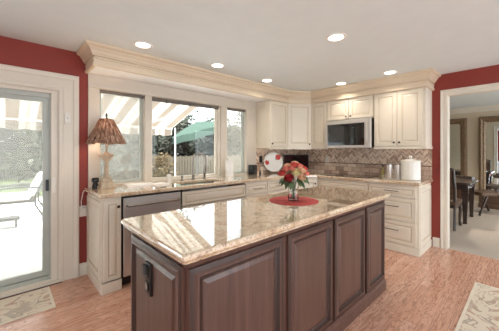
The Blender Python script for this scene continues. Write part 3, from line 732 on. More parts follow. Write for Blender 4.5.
def rose_bm(r):
    mb = MB()
    for layer, (n, rad, open_, ph) in enumerate(((3, 0.38, 0.15, 0.2), (4, 0.62, 0.45, 0.7), (5, 0.85, 0.8, 0.0), (6, 1.0, 1.15, 0.5))):
        for k in range(n):
            a0 = 2 * PI * k / n + ph
            half = PI / n * 1.25
            rows = []
            for i in range(5):
                tt = i / 4
                row = []
                for jx in range(5):
                    s_ = (jx / 2 - 1)
                    aa = a0 + half * s_ * (0.5 + 0.5 * math.sin(PI * (0.25 + 0.55 * tt)))
                    rr_ = rad * r * (0.3 + 0.7 * math.sin(tt * PI * (0.68 - 0.10 * open_))) * (1 + open_ * 0.10 * tt ** 4) * (1 - 0.05 * s_ * s_)
                    zz = r * (-0.6 + 1.3 * tt * (1 - 0.22 * open_)) - 0.10 * r * s_ * s_ * tt
                    row.append(mb.bm.verts.new((rr_ * math.cos(aa), rr_ * math.sin(aa), zz)))
                rows.append(row)
            for i in range(4):
                for jx in range(4): mb.bm.faces.new((rows[i][jx], rows[i][jx + 1], rows[i + 1][jx + 1], rows[i + 1][jx]))
    return mb
def leaf_into(mb, base, d, ln, wd):
    b = Vector(base); d = Vector(d).normalized(); sx_ = d.cross(Vector((0, 0, 1))).normalized(); up = sx_.cross(d)
    pr = None
    for i in range(6):
        tt = i / 5; c_ = b + d * ln * tt + up * (-0.25 * ln * tt * tt); wv = wd * math.sin(PI * min(0.98, tt * 0.92 + 0.05))
        row = [mb.bm.verts.new(c_ - sx_ * wv + up * wv * 0.3), mb.bm.verts.new(c_), mb.bm.verts.new(c_ + sx_ * wv + up * wv * 0.3)]
        if pr:
            for q in range(2): mb.bm.faces.new((pr[q], pr[q + 1], row[q + 1], row[q]))
        pr = row
    return mb
# screen-facing frame at the vase: right = along (sin a, -cos a), toward camera = -(cos a, sin a)
rx, ry = math.sin(0.8211), -math.cos(0.8211); fx_, fy_ = -math.cos(0.8211), -math.sin(0.8211)
roses = [  # right, toward camera, height above vase foot, size, colour, label
    (-0.098, 0.020, 0.222, 0.034, 'red', 'red rose at the far left of the bouquet'),
    (-0.046, 0.066, 0.185, 0.037, 'deep', 'deep red rose low at the front left of the bouquet'),
    (-0.062, 0.030, 0.258, 0.031, 'coral', 'coral rose at the upper left of the bouquet'),
    (0.012, 0.074, 0.232, 0.040, 'yellow', 'large yellow-green rose at the front middle of the bouquet'),
    (0.008, 0.010, 0.290, 0.031, 'red', 'red rose at the very top of the bouquet'),
    (0.066, 0.050, 0.245, 0.033, 'peach', 'peach rose right of the yellow-green one in the bouquet'),
    (0.055, -0.01, 0.280, 0.031, 'coral', 'coral rose at the upper right of the bouquet'),
    (0.112, 0.010, 0.222, 0.032, 'coral', 'coral rose at the far right of the bouquet'),
    (0.058, 0.070, 0.192, 0.033, 'peach', 'peach rose low at the front right of the bouquet'),
    (-0.045, -0.035, 0.282, 0.030, 'peach', 'peach rose at the back left of the bouquet'),
    (0.025, -0.06, 0.300, 0.030, 'peach', 'peach rose at the back middle of the bouquet'),
    (-0.018, 0.05, 0.262, 0.031, 'coral', 'small coral rose just above the deep red one in the bouquet'),
    (0.10, -0.03, 0.258, 0.030, 'red', 'red rose at the back right of the bouquet'),
]
for i, (r_, f_, h_, s_, col, lab) in enumerate(roses):
    hx, hy = 0.92 * (r_ * rx + f_ * fx_), 0.92 * (r_ * ry + f_ * fy_)
    t = thing('rose', lab, 'flower', (VX, VY, vz), 0, 'roses in the glass vase')
    ang_ = 2 * PI * i / len(roses)
    foot = Vector((0.013 * math.cos(ang_), 0.013 * math.sin(ang_), 0.025)); neck = Vector((hx * 0.28, hy * 0.28, 0.15)); head = Vector((hx, hy, h_))
    if neck.xy.length > 0.025: neck.xy = neck.xy.normalized() * 0.025
    MB().tube([foot, foot.lerp(neck, 0.5), neck, neck.lerp(head, 0.55) + Vector((0, 0, 0.008)), head], 0.0022, 6).build('stem', M['leaf'], t, smooth=True)
    q = ((head - neck).normalized() + Vector((0, 0, 0.5)) + Vector((fx_, fy_, 0)) * 0.45).normalized().to_track_quat('Z', 'Y').to_matrix().to_4x4()
    rose_bm(s_).xform(Matrix.Translation(head) @ q).build('bloom', M['rose_' + col], t, smooth=True)
    if i in (0, 1, 5, 7, 8, 12):
        lm = MB()
        for k in range(3):
            dr = Vector((hx, hy, 0)).normalized() + Vector((random.uniform(-.6, .6), random.uniform(-.6, .6), random.uniform(-0.9, -0.2)))
            leaf_into(lm, neck.lerp(head, 0.35 + 0.12 * k), dr, 0.085, 0.024)
        lm.build('leaf', M['leaf'], t, smooth=True)

# ------------------------------------------------------------------ things on the perimeter counter
CZ = 0.934
lamp = thing('table_lamp', 'table lamp with brown feathered shade at the left end of the counter', 'lamp', (0.79, 3.085, CZ))
MB().prism(rr(-0.075, 0.075, -0.075, 0.075, 0.01, 2), 0, 0.022).prism(rr(-0.062, 0.062, -0.062, 0.062, 0.01, 2), 0.022, 0.06).prism(rr(-0.05, 0.05, -0.05, 0.05, 0.008, 2), 0.06, 0.10).build('plinth', M['stone'], lamp, bevel=0.004)
MB().lathe([(0.045, 0.10), (0.045, 0.112), (0.034, 0.12), (0.026, 0.135), (0.023, 0.2), (0.021, 0.27), (0.024, 0.275), (0.03, 0.285), (0.038, 0.30), (0.055, 0.325), (0.066, 0.335), (0.066, 0.35), (0.04, 0.36), (0.025, 0.375), (0.012, 0.385), (0.010, 0.47)], 20).build('column', M['stone'], lamp, smooth=True)
cap = MB()
for k in range(8):
    a = 2 * PI * k / 8
    cap.lathe([(0.004, -0.02), (0.013, -0.008), (0.015, 0.004), (0.01, 0.016), (0.003, 0.02)], 8, (0.058 * math.cos(a), 0.058 * math.sin(a), 0.345))
cap.build('carved_capital', M['stone'], lamp, smooth=True)
shp = MB()
n = 48; pr = None
for i, (r, z) in enumerate(((0.192, 0.472), (0.182, 0.494), (0.142, 0.58), (0.098, 0.67), (0.072, 0.725), (0.064, 0.735))):
    ring = [shp.bm.verts.new((r * (1 + 0.018 * math.cos(24 * 2 * PI * k / n)) * math.cos(2 * PI * k / n), r * (1 + 0.018 * math.cos(24 * 2 * PI * k / n)) * math.sin(2 * PI * k / n), z + (0.006 * math.cos(8 * 2 * PI * k / n) if i == 0 else 0))) for k in range(n)]
    if pr:
        for k in range(n): shp.bm.faces.new((pr[k], pr[(k + 1) % n], ring[(k + 1) % n], ring[k]))
    pr = ring
sh = shp.build('lamp_shade', M['shade'], lamp)
sol = sh.modifiers.new('thick', 'SOLIDIFY'); sol.thickness = 0.003
MB().lathe([(0.012, 0.735), (0.012, 0.745), (0.005, 0.75), (0.010, 0.765), (0.011, 0.78), (0.002, 0.80)], 12).tube([(-0.065, 0, 0.733), (0.065, 0, 0.733)], 0.003).build('finial', M['bronze'], lamp, smooth=True)
MB().lathe([(0.012, 0.50), (0.016, 0.52), (0.026, 0.55), (0.028, 0.575), (0.018, 0.6), (0.003, 0.608)], 14).build('bulb', M['lens'], lamp, smooth=True)
bl = bpy.data.lights.new('bulb_light', 'POINT'); bl.energy = 4; bl.color = (1, 0.72, 0.45); bl.shadow_soft_size = 0.035
bo = bpy.data.objects.new('bulb_light', bl); C.objects.link(bo); bo.parent = lamp; bo.location = (0, 0, 0.645)

jr = thing('candle_jar', 'small black lidded jar just left of the table lamp', 'jar', (0.705, 3.17, CZ))
MB().lathe([(0.03, 0), (0.034, 0.004), (0.030, 0.03), (0.022, 0.055), (0.022, 0.06)], 18).build('jar_body', M['black'], jr, smooth=True)
MB().lathe([(0.03, 0.06), (0.038, 0.07), (0.038, 0.095), (0.028, 0.108), (0.003, 0.11)], 18).build('lid', M['blackgloss'], jr, smooth=True)

def booklet(name, label, cat, x, y, rz, w, d, h, z=CZ):
    t = thing(name, label, cat, (x, y, z), rz)
    MB().box(-w / 2, w / 2, -d / 2, d / 2, 0, h * 0.22).box(-w / 2, w / 2, -d / 2, d / 2, h * 0.8, h).box(-w / 2, -w / 2 + 0.006, -d / 2, d / 2, h * 0.22, h * 0.8).build('cover', M['white'], t)
    MB().box(-w / 2 + 0.006, w / 2 - 0.004, -d / 2 + 0.004, d / 2 - 0.004, h * 0.22, h * 0.8).build('pages', M['paper'], t)
    return t
booklet('book', 'thin white book lying flat on the counter right of the lamp', 'book', 1.13, 3.06, -0.12, 0.30, 0.22, 0.018)
booklet('book', 'white book with rounded stack of pages nearest the soap bottle', 'book', 1.31, 2.96, 0.2, 0.20, 0.15, 0.016)
sb = thing('soap_bottle', 'clear soap bottle with dark pump top on the counter below the window', 'bottle', (1.49, 3.07, CZ))
MB().lathe([(0.03, 0), (0.034, 0.005), (0.034, 0.075), (0.028, 0.095), (0.013, 0.105), (0.013, 0.112)], 18).build('bottle_body', M['plastic'], sb, smooth=True)
MB().lathe([(0.015, 0.112), (0.015, 0.125), (0.006, 0.128), (0.006, 0.15)], 12).tube([(0, 0, 0.152), (0.0, -0.0, 0.16)], 0.011).build('pump_cap', M['black'], sb, smooth=True)
MB().tube([(0, 0, 0.13), (0.025, -0.02, 0.132), (0.04, -0.032, 0.124)], 0.006).build('nozzle', M['plastic'], sb, smooth=True)

pt = thing('paper_towel_roll', 'white paper towel roll standing in front of the right-hand window', 'paper towel', (2.50, 3.13, CZ))
MB().lathe([(0.07, 0), (0.07, 0.01), (0.012, 0.012), (0.012, 0.27), (0.004, 0.275)], 20).build('holder', M['ceramic'], pt, smooth=True)
MB().lathe([(0.02, 0.012), (0.06, 0.012), (0.06, 0.25), (0.02, 0.25)], 28).build('towel_roll', M['paper'], pt, smooth=True)

spk = thing('speaker', 'small black speaker on the counter at the right edge of the window', 'speaker', (3.03, 3.175, CZ), 0.15)
MB().box(-0.055, 0.055, -0.05, 0.05, 0, 0.16).build('cabinet', M['black'], spk, bevel=0.006)
MB().lathe([(0.036, 0.0), (0.036, -0.004), (0.03, -0.006), (0.012, -0.002), (0.002, -0.004)], 20, (0, -0.05, 0.055), 'Y').build('woofer', M['darkgrey'], spk, smooth=True)
MB().lathe([(0.018, 0.0), (0.018, -0.004), (0.002, -0.005)], 16, (0, -0.05, 0.12), 'Y').build('tweeter', M['darkgrey'], spk, smooth=True)
sm = thing('pepper_shaker', 'tiny dark shaker between the black speaker and the plate', 'shaker', (3.20, 3.17, CZ))
MB().lathe([(0.018, 0), (0.02, 0.004), (0.016, 0.04), (0.012, 0.045)], 14).build('shaker_body', M['bronze'], sm, smooth=True)
MB().lathe([(0.014, 0.045), (0.014, 0.055), (0.008, 0.064), (0.002, 0.066)], 14).build('cap', M['nickel'], sm, smooth=True)

pl = thing('decorative_plate', 'round white plate with red poppies standing in the tiled corner', 'plate', (3.505, 3.14, CZ), -0.62)
tilt = Matrix.Rotation(math.radians(-12), 4, 'X')
MB().lathe([(0.002, -0.004), (0.10, -0.004), (0.115, -0.010), (0.172, -0.022), (0.175, -0.02), (0.172, -0.016), (0.11, 0.002), (0.1, 0.006), (0.002, 0.006)], 40, (0, 0, 0), 'Y').build('dish', M['plate'], pl, loc=(0, 0.012, 0.195), smooth=True).rotation_euler = (math.radians(-12), 0, 0)
ea = MB()
for sx_ in (-0.06, 0.06): ea.tube([(sx_, -0.07, 0.03), (sx_, -0.068, 0.012), (sx_, -0.03, 0.006), (sx_, 0.05, 0.006), (sx_ * 0.6, 0.066, 0.15)], 0.004)
ea.tube([(-0.06, -0.03, 0.006), (0.06, -0.03, 0.006)], 0.004).build('easel', M['bronze'], pl, smooth=True)

tv = thing('television', 'small black flat television standing in the corner behind the roses', 'television', (3.915, 2.95, CZ), -0.927)
MB().box(-0.228, 0.228, -0.012, 0.022, 0.055, 0.325).build('housing', M['black'], tv, bevel=0.005)
MB().box(-0.214, 0.214, -0.014, -0.011, 0.075, 0.312).build('screen', M['blackgloss'], tv)
MB().box(-0.10, 0.10, -0.07, 0.06, 0, 0.012).box(-0.03, 0.03, 0.0, 0.02, 0.012, 0.07).build('stand', M['black'], tv, bevel=0.004)

cn = thing('canister', 'large cream ribbed ceramic canister with knob lid at the counter end', 'canister', (4.02, 1.115, CZ))
prof = [(0.110, 0.0), (0.117, 0.006)]
for k in range(9): prof += [(0.121, 0.016 + k * 0.025), (0.117, 0.028 + k * 0.025)]
prof += [(0.119, 0.245), (0.114, 0.25)]
MB().lathe(prof, 40).build('jar_body', M['ceramic'], cn, smooth=True)
MB().lathe([(0.122, 0.25), (0.122, 0.262), (0.10, 0.272), (0.04, 0.285), (0.014, 0.29), (0.012, 0.298), (0.022, 0.308), (0.022, 0.32), (0.012, 0.328), (0.002, 0.33)], 40).build('lid', M['ceramic'], cn, smooth=True)

tr = thing('chrome_rack', 'low chrome wire rack holding steel tumblers left of the canister', 'rack', (3.96, 1.31, CZ))
mb = MB()
for z in (0.006, 0.05): mb.tube([(x, y, z) for x, y in ((-0.09, -0.11), (0.09, -0.11), (0.09, 0.11), (-0.09, 0.11), (-0.09, -0.11))], 0.0035, 6)
for k in range(8):
    y = -0.105 + 0.03 * k
    mb.tube([(-0.09, y, 0.05), (-0.09, y, 0.006), (0.09, y, 0.006), (0.09, y, 0.05)], 0.0022, 6)
mb.build('wire_frame', M['steel'], tr, smooth=True)
def tumbler(lab, x, y, h, r):
    t = thing('steel_tumbler', lab, 'tumbler', (x, y, CZ + 0.0095), 0, 'steel tumblers in the chrome rack')
    MB().lathe([(r * 0.85, 0), (r * 0.88, 0.004), (r, h), (r * 0.93, h), (r * 0.8, 0.008)], 22).build('cup', M['steel'], t, smooth=True)
    MB().lathe([(r * 1.03, h), (r * 1.03, h + 0.012), (r * 0.4, h + 0.016), (0.003, h + 0.016)], 22).build('lid', M['nickel'], t, smooth=True)
tumbler('tall steel tumbler at the left end of the chrome rack', 3.95, 1.36, 0.19, 0.042)
tumbler('tall steel tumbler at the right end of the chrome rack', 3.97, 1.265, 0.19, 0.042)
pm = thing('pepper_mill', 'black pepper mill between the chrome rack and the cream canister', 'pepper mill', (4.2, 1.26, CZ))
MB().lathe([(0.03, 0), (0.032, 0.01), (0.024, 0.05), (0.022, 0.12), (0.03, 0.15), (0.03, 0.165)], 18).build('mill_body', M['black'], pm, smooth=True)
MB().lathe([(0.026, 0.166), (0.03, 0.18), (0.024, 0.2), (0.006, 0.21), (0.002, 0.212)], 18).build('mill_head', M['blackgloss'], pm, smooth=True)
ob = thing('oil_bottle', 'slim olive oil bottle with dark cap left of the chrome rack', 'bottle', (4.1, 1.5, CZ))
MB().lathe([(0.026, 0), (0.028, 0.004), (0.028, 0.09), (0.022, 0.11), (0.011, 0.125), (0.011, 0.16)], 18).build('bottle_body', M['oil'], ob, smooth=True)
MB().lathe([(0.013, 0.16), (0.013, 0.185), (0.003, 0.187)], 14).build('cap', M['black'], ob, smooth=True)

def outlet(label, loc, rz, mat, group=None):
    t = thing('wall_outlet', label, 'outlet', loc, rz)
    MB().box(-0.036, 0.036, -0.006, 0, -0.058, 0.058).build('cover_plate', mat, t, bevel=0.003)
    for z in (-0.022, 0.022): MB().box(-0.015, 0.015, -0.009, -0.006, z - 0.015, z + 0.015).build('socket', mat, t, bevel=0.003)
    return t
outlet('black wall outlet on the tiles left of the poppy plate', (3.31, YW - 0.0125, 1.18), 0, M['black'])
outlet('pale wall outlet on the tiles left of the cooktop', (XB - 0.0125, 2.57, 1.17), RB, M['plastic'])
outlet('white wall outlet low on the red wall by the door', (0.612, YW - 0.001, 0.685), 0, M['plastic'])
pc = thing('power_cord', 'white power cord hanging from the counter to the outlet on the red wall', 'cord', (0.612, 3.22, 0.7))
MB().tube([(0.006, 0.02, 0.21), (-0.012, 0.0, 0.19), (-0.03, -0.01, 0.1), (-0.026, -0.01, 0.02), (-0.006, 0.0, -0.05), (0.014, 0.0, -0.035), (0.004, 0.015, 0.007)], 0.004).build('cable', M['plastic'], pc, smooth=True)
MB().box(-0.014, 0.018, -0.0, 0.042, -0.012, 0.026).build('plug', M['plastic'], pc, bevel=0.004)
sn = thing('door_sensor', 'small white sensor stuck on the door casing', 'sensor', (0.468, YW - 0.0145, 1.665))
MB().prism(rr(-0.025, 0.025, -0.055, 0.055, 0.014, 3), 0, 0.022).xform(Matrix.Rotation(PI / 2, 4, 'X')).build('housing', M['plastic'], sn, bevel=0.003)
MB().box(-0.005, 0.005, -0.024, -0.022, -0.008, 0.008).build('button', M['grey'], sn)

# ------------------------------------------------------------------ recessed lights
def can(label, x, y, e=2.5):
    t = thing('recessed_light', label, 'ceiling light', (x, y, H), 0, 'recessed ceiling lights')
    MB().lathe([(0.095, 0.0), (0.095, -0.004), (0.088, -0.007), (0.068, -0.003), (0.068, 0.0)], 32).build('trim_ring', M['white'], t, smooth=True)
    MB().lathe([(0.067, 0.0), (0.067, -0.0025), (0.002, -0.0025)], 28).build('lens', M['lens'], t)
    l = bpy.data.lights.new('lamp_light', 'AREA'); l.shape = 'DISK'; l.size = 0.13; l.energy = e; l.color = (1.0, 0.9, 0.78); l.spread = math.radians(115)
    o = bpy.data.objects.new('lamp_light', l); C.objects.link(o); o.parent = t; o.location = (0, 0, -0.012)
can('recessed ceiling light nearest the glass door, in front of the window', 0.994, 2.608)
can('recessed ceiling light over the sink, middle of the window row', 1.901, 2.616)
can('recessed ceiling light nearest the corner wall cabinets', 2.845, 2.675)
can('recessed ceiling light over the island, largest in view', 2.228, 1.225)
can('recessed ceiling light in front of the microwave', 3.813, 2.012)
can('recessed ceiling light nearest the red doorway wall', 3.754, 1.283)

can('recessed ceiling light over the dining table', 6.4, 1.4, 18)  # unseen lamp added to brighten the dining room
can('recessed ceiling light of the dining room beyond the doorway', 6.6, -0.6, 18)  # second added lamp, out of frame, for more dining-room fill
# ------------------------------------------------------------------ rugs
def rug(label, x0, x1, y0, y1):
    t = thing('rug', label, 'rug', ((x0 + x1) / 2, (y0 + y1) / 2, 0))
    w, d = (x1 - x0) / 2, (y1 - y0) / 2
    MB().box(-w + 0.02, w - 0.02, -d + 0.012, d - 0.012, 0, 0.008).build('pile', M['rug'], t)
    mb = MB(); mb.sweep([(-w, -d), (w, -d), (w, d), (-w, d)], [(0, 0), (0, 0.009), (0.02, 0.009), (0.02, 0)], lambda u, v, h: (u, v, h), side=1, closed=True)
    mb.build('binding', M['binding'], t)
rug('cream floral rug on the floor in front of the glass door', -1.2, 0.315, 2.757, 3.2)
rug('cream scrolled rug on the floor at the lower right', 1.7, 3.466, -0.75, 0.385)

# ------------------------------------------------------------------ dining room
tb = thing('dining_table', 'dark wooden dining table with tapered legs seen through the doorway', 'table', (6.02, 0.72, 0))
TX, TY = 0.95, 1.6
MB().prism(rr(0, TX, 0, TY, 0.06, 4), 0.715, 0.75).build('tabletop', M['dark_wood'], tb, bevel=0.006)
MB().box(0.06, TX - 0.06, 0.06, TY - 0.06, 0.625, 0.715).build('apron', M['dark_wood'], tb)
for x in (0.1, TX - 0.1):
    for y in (0.1, TY - 0.1):
        mb = MB(); p_ = [[mb.bm.verts.new((x + a_ * q, y + b_ * q, zz)) for a_, b_ in ((-1, -1), (1, -1), (1, 1), (-1, 1))] for q, zz in ((0.026, 0), (0.03, 0.02), (0.026, 0.04), (0.042, 0.5), (0.05, 0.56), (0.044, 0.58), (0.05, 0.6), (0.05, 0.71))]
        for a_, b_ in zip(p_, p_[1:]):
            for k in range(4): mb.bm.faces.new((a_[k], a_[(k + 1) % 4], b_[(k + 1) % 4], b_[k]))
        mb.bm.faces.new(p_[0][::-1]); mb.bm.faces.new(p_[-1]); mb.build('leg', M['dark_wood'], tb)
def dchair(label, x, y, rz):
    t = thing('dining_chair', label, 'chair', (x, y, 0), rz, 'dining chairs')   # faces local +x
    MB().prism(rr(-0.24, 0.24, -0.24, 0.24, 0.05, 3), 0.42, 0.48).build('seat', M['gold_dark'], t, bevel=0.012)
    MB().box(-0.22, 0.22, -0.22, 0.22, 0.36, 0.42).build('seat_frame', M['dark_wood'], t)
    for sy in (-1, 1):
        MB().tube([(0.2, 0.2 * sy, 0.4), (0.22, 0.21 * sy, 0.28), (0.2, 0.2 * sy, 0.1), (0.215, 0.21 * sy, 0.0)], 0.02, 8, taper=[0.03, 0.028, 0.018, 0.022]).build('leg', M['dark_wood'], t, smooth=True)
        MB().tube([(-0.22, 0.2 * sy, 0.42), (-0.23, 0.2 * sy, 0.25), (-0.27, 0.2 * sy, 0.0)], 0.02, 8).build('leg', M['dark_wood'], t, smooth=True)
    MB().tube([(-0.21, -0.2, 0.4), (-0.23, -0.2, 0.7), (-0.30, -0.19, 1.02), (-0.31, 0, 1.07), (-0.30, 0.19, 1.02), (-0.23, 0.2, 0.7), (-0.21, 0.2, 0.4)], 0.024, 8).build('back_frame', M['dark_wood'], t, smooth=True)
    MB().prism([(-0.18, 0.52), (0.18, 0.52), (0.17, 1.0), (0, 1.04), (-0.17, 1.0)], -0.02, 0.02).xform(Matrix.Translation((-0.17, 0, 0)) @ Matrix.Rotation(-0.14, 4, 'Y') @ Matrix(((0, 0, 1, 0), (1, 0, 0, 0), (0, 1, 0, 0), (0, 0, 0, 1)))).build('back_panel', M['gold_dark'], t)
    return t
dchair('dark dining chair on the near side of the dining table, beside the doorway trim', 5.72, 1.07, 0)
ac = thing('armchair', 'low dark wooden armchair with curved scroll arms beyond the dining table', 'chair', (7.45, 0.68, 0), -0.75)
MB().prism(rr(-0.27, 0.27, -0.24, 0.24, 0.05, 3), 0.40, 0.47).build('seat', M['gold_dark'], ac, bevel=0.012)
for sy in (-1, 1):
    for sx_ in (-1, 1): MB().tube([(sx_ * 0.12, sy * 0.2, 0.4), (sx_ * 0.2, sy * 0.2, 0.2), (sx_ * 0.28, sy * 0.2, 0.0)], 0.022, 8).build('leg', M['dark_wood'], ac, smooth=True)
for sx_ in (-1, 1):
    MB().tube([(sx_ * 0.2, 0, 0.42), (sx_ * 0.3, 0, 0.5), (sx_ * 0.38, 0, 0.64), (sx_ * 0.40, 0, 0.74), (sx_ * 0.43, 0, 0.78), (sx_ * 0.46, 0, 0.75)], 0.03, 10).tube([(sx_ * 0.42, -0.22, 0.765), (sx_ * 0.42, 0.22, 0.765)], 0.035, 10).build('arm', M['dark_wood'], ac, smooth=True)
def floor_mirror(label, yc, w, h):
    t = thing('floor_mirror', label, 'mirror', (XD - 0.012, yc, 0), RB, 'ornate floor mirrors')
    MB().box(-w / 2 + 0.1, w / 2 - 0.1, -0.03, -0.02, 0.2, h - 0.12).build('mirror_glass', M['mirror'], t)
    pf = [(0, 0.0), (0, 0.045), (0.02, 0.075), (0.05, 0.08), (0.075, 0.055), (0.095, 0.06), (0.11, 0.05), (0.13, 0.03), (0.14, 0.0)]
    fr_ = MB(); fr_.sweep([(-w / 2, 0.1), (w / 2, 0.1), (w / 2, h), (-w / 2, h)], pf, lambda u, v, q: (u, -q, v), side=1, closed=True)
    fr_.build('ornate_frame', M['gilt'], t, smooth=False)
    MB().box(-w / 2, w / 2, -0.13, 0, 0.0, 0.1).box(-w / 2 + 0.02, w / 2 - 0.02, -0.1, 0, 0.1, 0.42).build('base_panel', M['gold_dark'], t, bevel=0.01)
floor_mirror('tall gilt-framed mirror on the dining wall nearer the doorway trim', 1.56, 1.0, 2.12)
floor_mirror('tall gilt-framed mirror at the right edge, beyond the dining table', 0.33, 1.04, 2.12)

# ------------------------------------------------------------------ outside
struct(MB().box(-9, 13, YW + 0.15, 10.5, -0.22, -0.12).build('floor_patio', M['concrete']))
tag(MB().box(-25, 40, 10.5, 60, -0.3, -0.13).build('lawn', M['grass']), 'strip of green lawn beyond the patio', 'lawn', kind='stuff')
aw = thing('awning', 'striped cream fabric awning sloping out over the patio', 'awning', (0, 0, 0))
AX0, AX1 = -4.5, 3.14
def slab(pts, th):
    mb = MB(); a = [mb.bm.verts.new(p) for p in pts]; b = [mb.bm.verts.new((p[0], p[1], p[2] + th)) for p in pts]
    mb.bm.faces.new(a[::-1]); mb.bm.faces.new(b)
    for i in range(len(pts)): k = (i + 1) % len(pts); mb.bm.faces.new((a[i], a[k], b[k], b[i]))
    return mb
slab([(AX0, 3.45, 2.83), (AX1, 3.45, 2.83), (AX1, 6.3, 1.9), (AX0, 6.3, 1.9)], 0.004).build('canopy', M['awning'], aw)
vm = MB(); N_ = 96
top_ = [vm.bm.verts.new((AX0 + (AX1 - AX0) * k / N_, 6.3, 1.9)) for k in range(N_ + 1)]
bot_ = [vm.bm.verts.new((AX0 + (AX1 - AX0) * k / N_, 6.31, 1.73 - 0.025 * abs(math.sin(PI * k / 4)))) for k in range(N_ + 1)]
for k in range(N_): vm.bm.faces.new((top_[k], top_[k + 1], bot_[k + 1], bot_[k]))
vo_ = vm.build('valance', M['awning'], aw); vo_.modifiers.new('thick', 'SOLIDIFY').thickness = 0.004
MB().tube([(AX0, 6.28, 1.9), (AX1, 6.28, 1.9)], 0.025).build('front_bar', M['white'], aw, smooth=True)
for x in (-2.2, 2.2): MB().tube([(x, 3.46, 2.3), (x + 0.1, 4.9, 1.98), (x, 6.27, 1.87)], 0.02).build('arm', M['white'], aw, smooth=True)
for x in (AX1 + 0.08, AX0 + 0.1):
    MB().tube([(x, 6.28, -0.12), (x, 6.28, 1.92)], 0.018).build('post', M['white'], aw, smooth=True)

um = thing('patio_umbrella', 'green patio umbrella tilted open beyond the middle window', 'umbrella', (6.35, 10.3, -0.12))
MB().tube([(0, 0, 0.05), (0, 0, 2.3), (0.12, 0.0, 2.95)], 0.018).build('pole', M['darkgrey'], um, smooth=True)
MB().lathe([(0.3, 0), (0.3, 0.06), (0.06, 0.1), (0.05, 0.2)], 20).build('base', M['darkgrey'], um, smooth=True)
cp_ = MB(); apex = cp_.bm.verts.new((0, 0, 0.42)); n = 8; r0 = []; r1 = []; mid = []
for k in range(n * 2):
    a = 2 * PI * k / (n * 2); q = 1.0 if k % 2 == 0 else 0.95
    mid.append(cp_.bm.verts.new((0.62 * q * math.cos(a), 0.62 * q * math.sin(a), 0.26)))
    r0.append(cp_.bm.verts.new((1.28 * q * math.cos(a), 1.28 * q * math.sin(a), 0.0 if k % 2 == 0 else 0.04)))
    r1.append(cp_.bm.verts.new((1.30 * q * math.cos(a), 1.30 * q * math.sin(a), -0.28 if k % 2 == 0 else -0.25)))
for k in range(n * 2):
    b = (k + 1) % (n * 2)
    cp_.bm.faces.new((apex, mid[k], mid[b])); cp_.bm.faces.new((mid[k], r0[k], r0[b], mid[b])); cp_.bm.faces.new((r0[k], r1[k], r1[b], r0[b]))
uc = cp_.build('canopy', M['umbrella'], um, loc=(0.1, 0, 2.36)); uc.rotation_euler = (math.radians(-4), math.radians(-17), 0)
uc.modifiers.new('thick', 'SOLIDIFY').thickness = 0.006

def fence(label, x0, x1, y, z0, h, mat, horizontal):
    t = thing('fence', label, 'fence', (x0, y, z0))
    mb = MB(); w = x1 - x0
    if horizontal:
        k = 0
        while k * 0.16 < h - 0.1: mb.box(0, w, -0.02, 0.0, k * 0.16 + 0.02, k * 0.16 + 0.165); k += 1
        mb.build('board_panel', mat, t)
    else:
        n_ = int(w / 0.16)
        for k in range(n_): mb.box(k * 0.16, k * 0.16 + 0.125, -0.02, 0.0, 0.03, h - 0.04 * (k % 2))
        mb.build('picket_panel', mat, t)
        MB().box(0, w, 0.0, 0.04, h * 0.25, h * 0.25 + 0.09).box(0, w, 0.0, 0.04, h * 0.8, h * 0.8 + 0.09).build('rail', mat, t)
    k = 0
    while k * 2.2 <= w:
        MB().box(k * 2.2 - 0.05, k * 2.2 + 0.05, 0.04, 0.14, 0, h + 0.06).build('post', mat, t); k += 1
fence('tall weathered board fence seen through the glass door', -9, 4.0, 18.0, -0.13, 2.6, M['fence'], True)
fence('low tan picket fence seen through the middle window', 5.2, 17.2, 12.2, -0.13, 1.2, M['fence_tan'], False)

def tree(name, label, x, y, h, r, kind, mat, n=5200, trunk=0.14, z=-0.13, base=0.0, ls=0.2, seed=0):
    rd = random.Random(seed)
    t = thing(name, label, 'tree' if trunk > 0.05 else 'shrub', (x, y, z))
    MB().tube([(0, 0, 0), (0.03, 0.02, h * 0.35), (0, 0.03, h * 0.75)], trunk, 8, taper=[trunk, trunk * 0.75, trunk * 0.3]).build('trunk' if trunk > 0.05 else 'stem', M['bark'], t, smooth=True)
    mb = MB()
    clumps = []
    for c_ in range(60):
        zz = rd.uniform(base, 1.0); a = rd.uniform(0, 2 * PI)
        pr_ = (1.02 - (zz - base) / (1 - base)) if kind == 'cone' else math.sqrt(max(0.05, 1 - (2 * (zz - base) / (1 - base) - 1) ** 2))
        q = pr_ * math.sqrt(rd.uniform(0.1, 1)); clumps.append((r * q * math.cos(a), r * q * math.sin(a), h * zz, r * rd.uniform(0.22, 0.42)))
    for i in range(n):
        cx_, cy_, cz_, cr = clumps[rd.randrange(len(clumps))]
        d_ = Vector((rd.gauss(0, 1), rd.gauss(0, 1), rd.gauss(0, 1))).normalized() * cr * (rd.random() ** 0.4)
        p = Vector((cx_, cy_, cz_)) + d_
        if p.z < 0.28: p.z = 0.28
        u = Vector((rd.gauss(0, 1), rd.gauss(0, 1), rd.gauss(0, 1))).normalized(); w_ = u.orthogonal().normalized() if rd.random() < 0.5 else u.cross(Vector((0.3, 0.2, 1))).normalized()
        s_ = ls * rd.uniform(0.6, 1.3)
        mb.bm.faces.new([mb.bm.verts.new(p + u * s_), mb.bm.verts.new(p + w_ * s_ * 0.55), mb.bm.verts.new(p - u * s_ * 0.7), mb.bm.verts.new(p - w_ * s_ * 0.55)])
    mb.build('foliage', mat, t)
tree('evergreen_tree', 'broad dark evergreen filling the middle window left of the umbrella', 4.6, 15.0, 2.9, 1.9, 'ball', M['foliage_dark'], seed=1)
tree('evergreen_tree', 'dark evergreen behind the pole of the green umbrella', 7.9, 15.4, 3.1, 2.0, 'ball', M['foliage_dark'], seed=2)
tree('evergreen_tree', 'dark evergreen at the right side of the middle window', 11.6, 15.9, 3.4, 2.1, 'ball', M['foliage_dark'], seed=3)
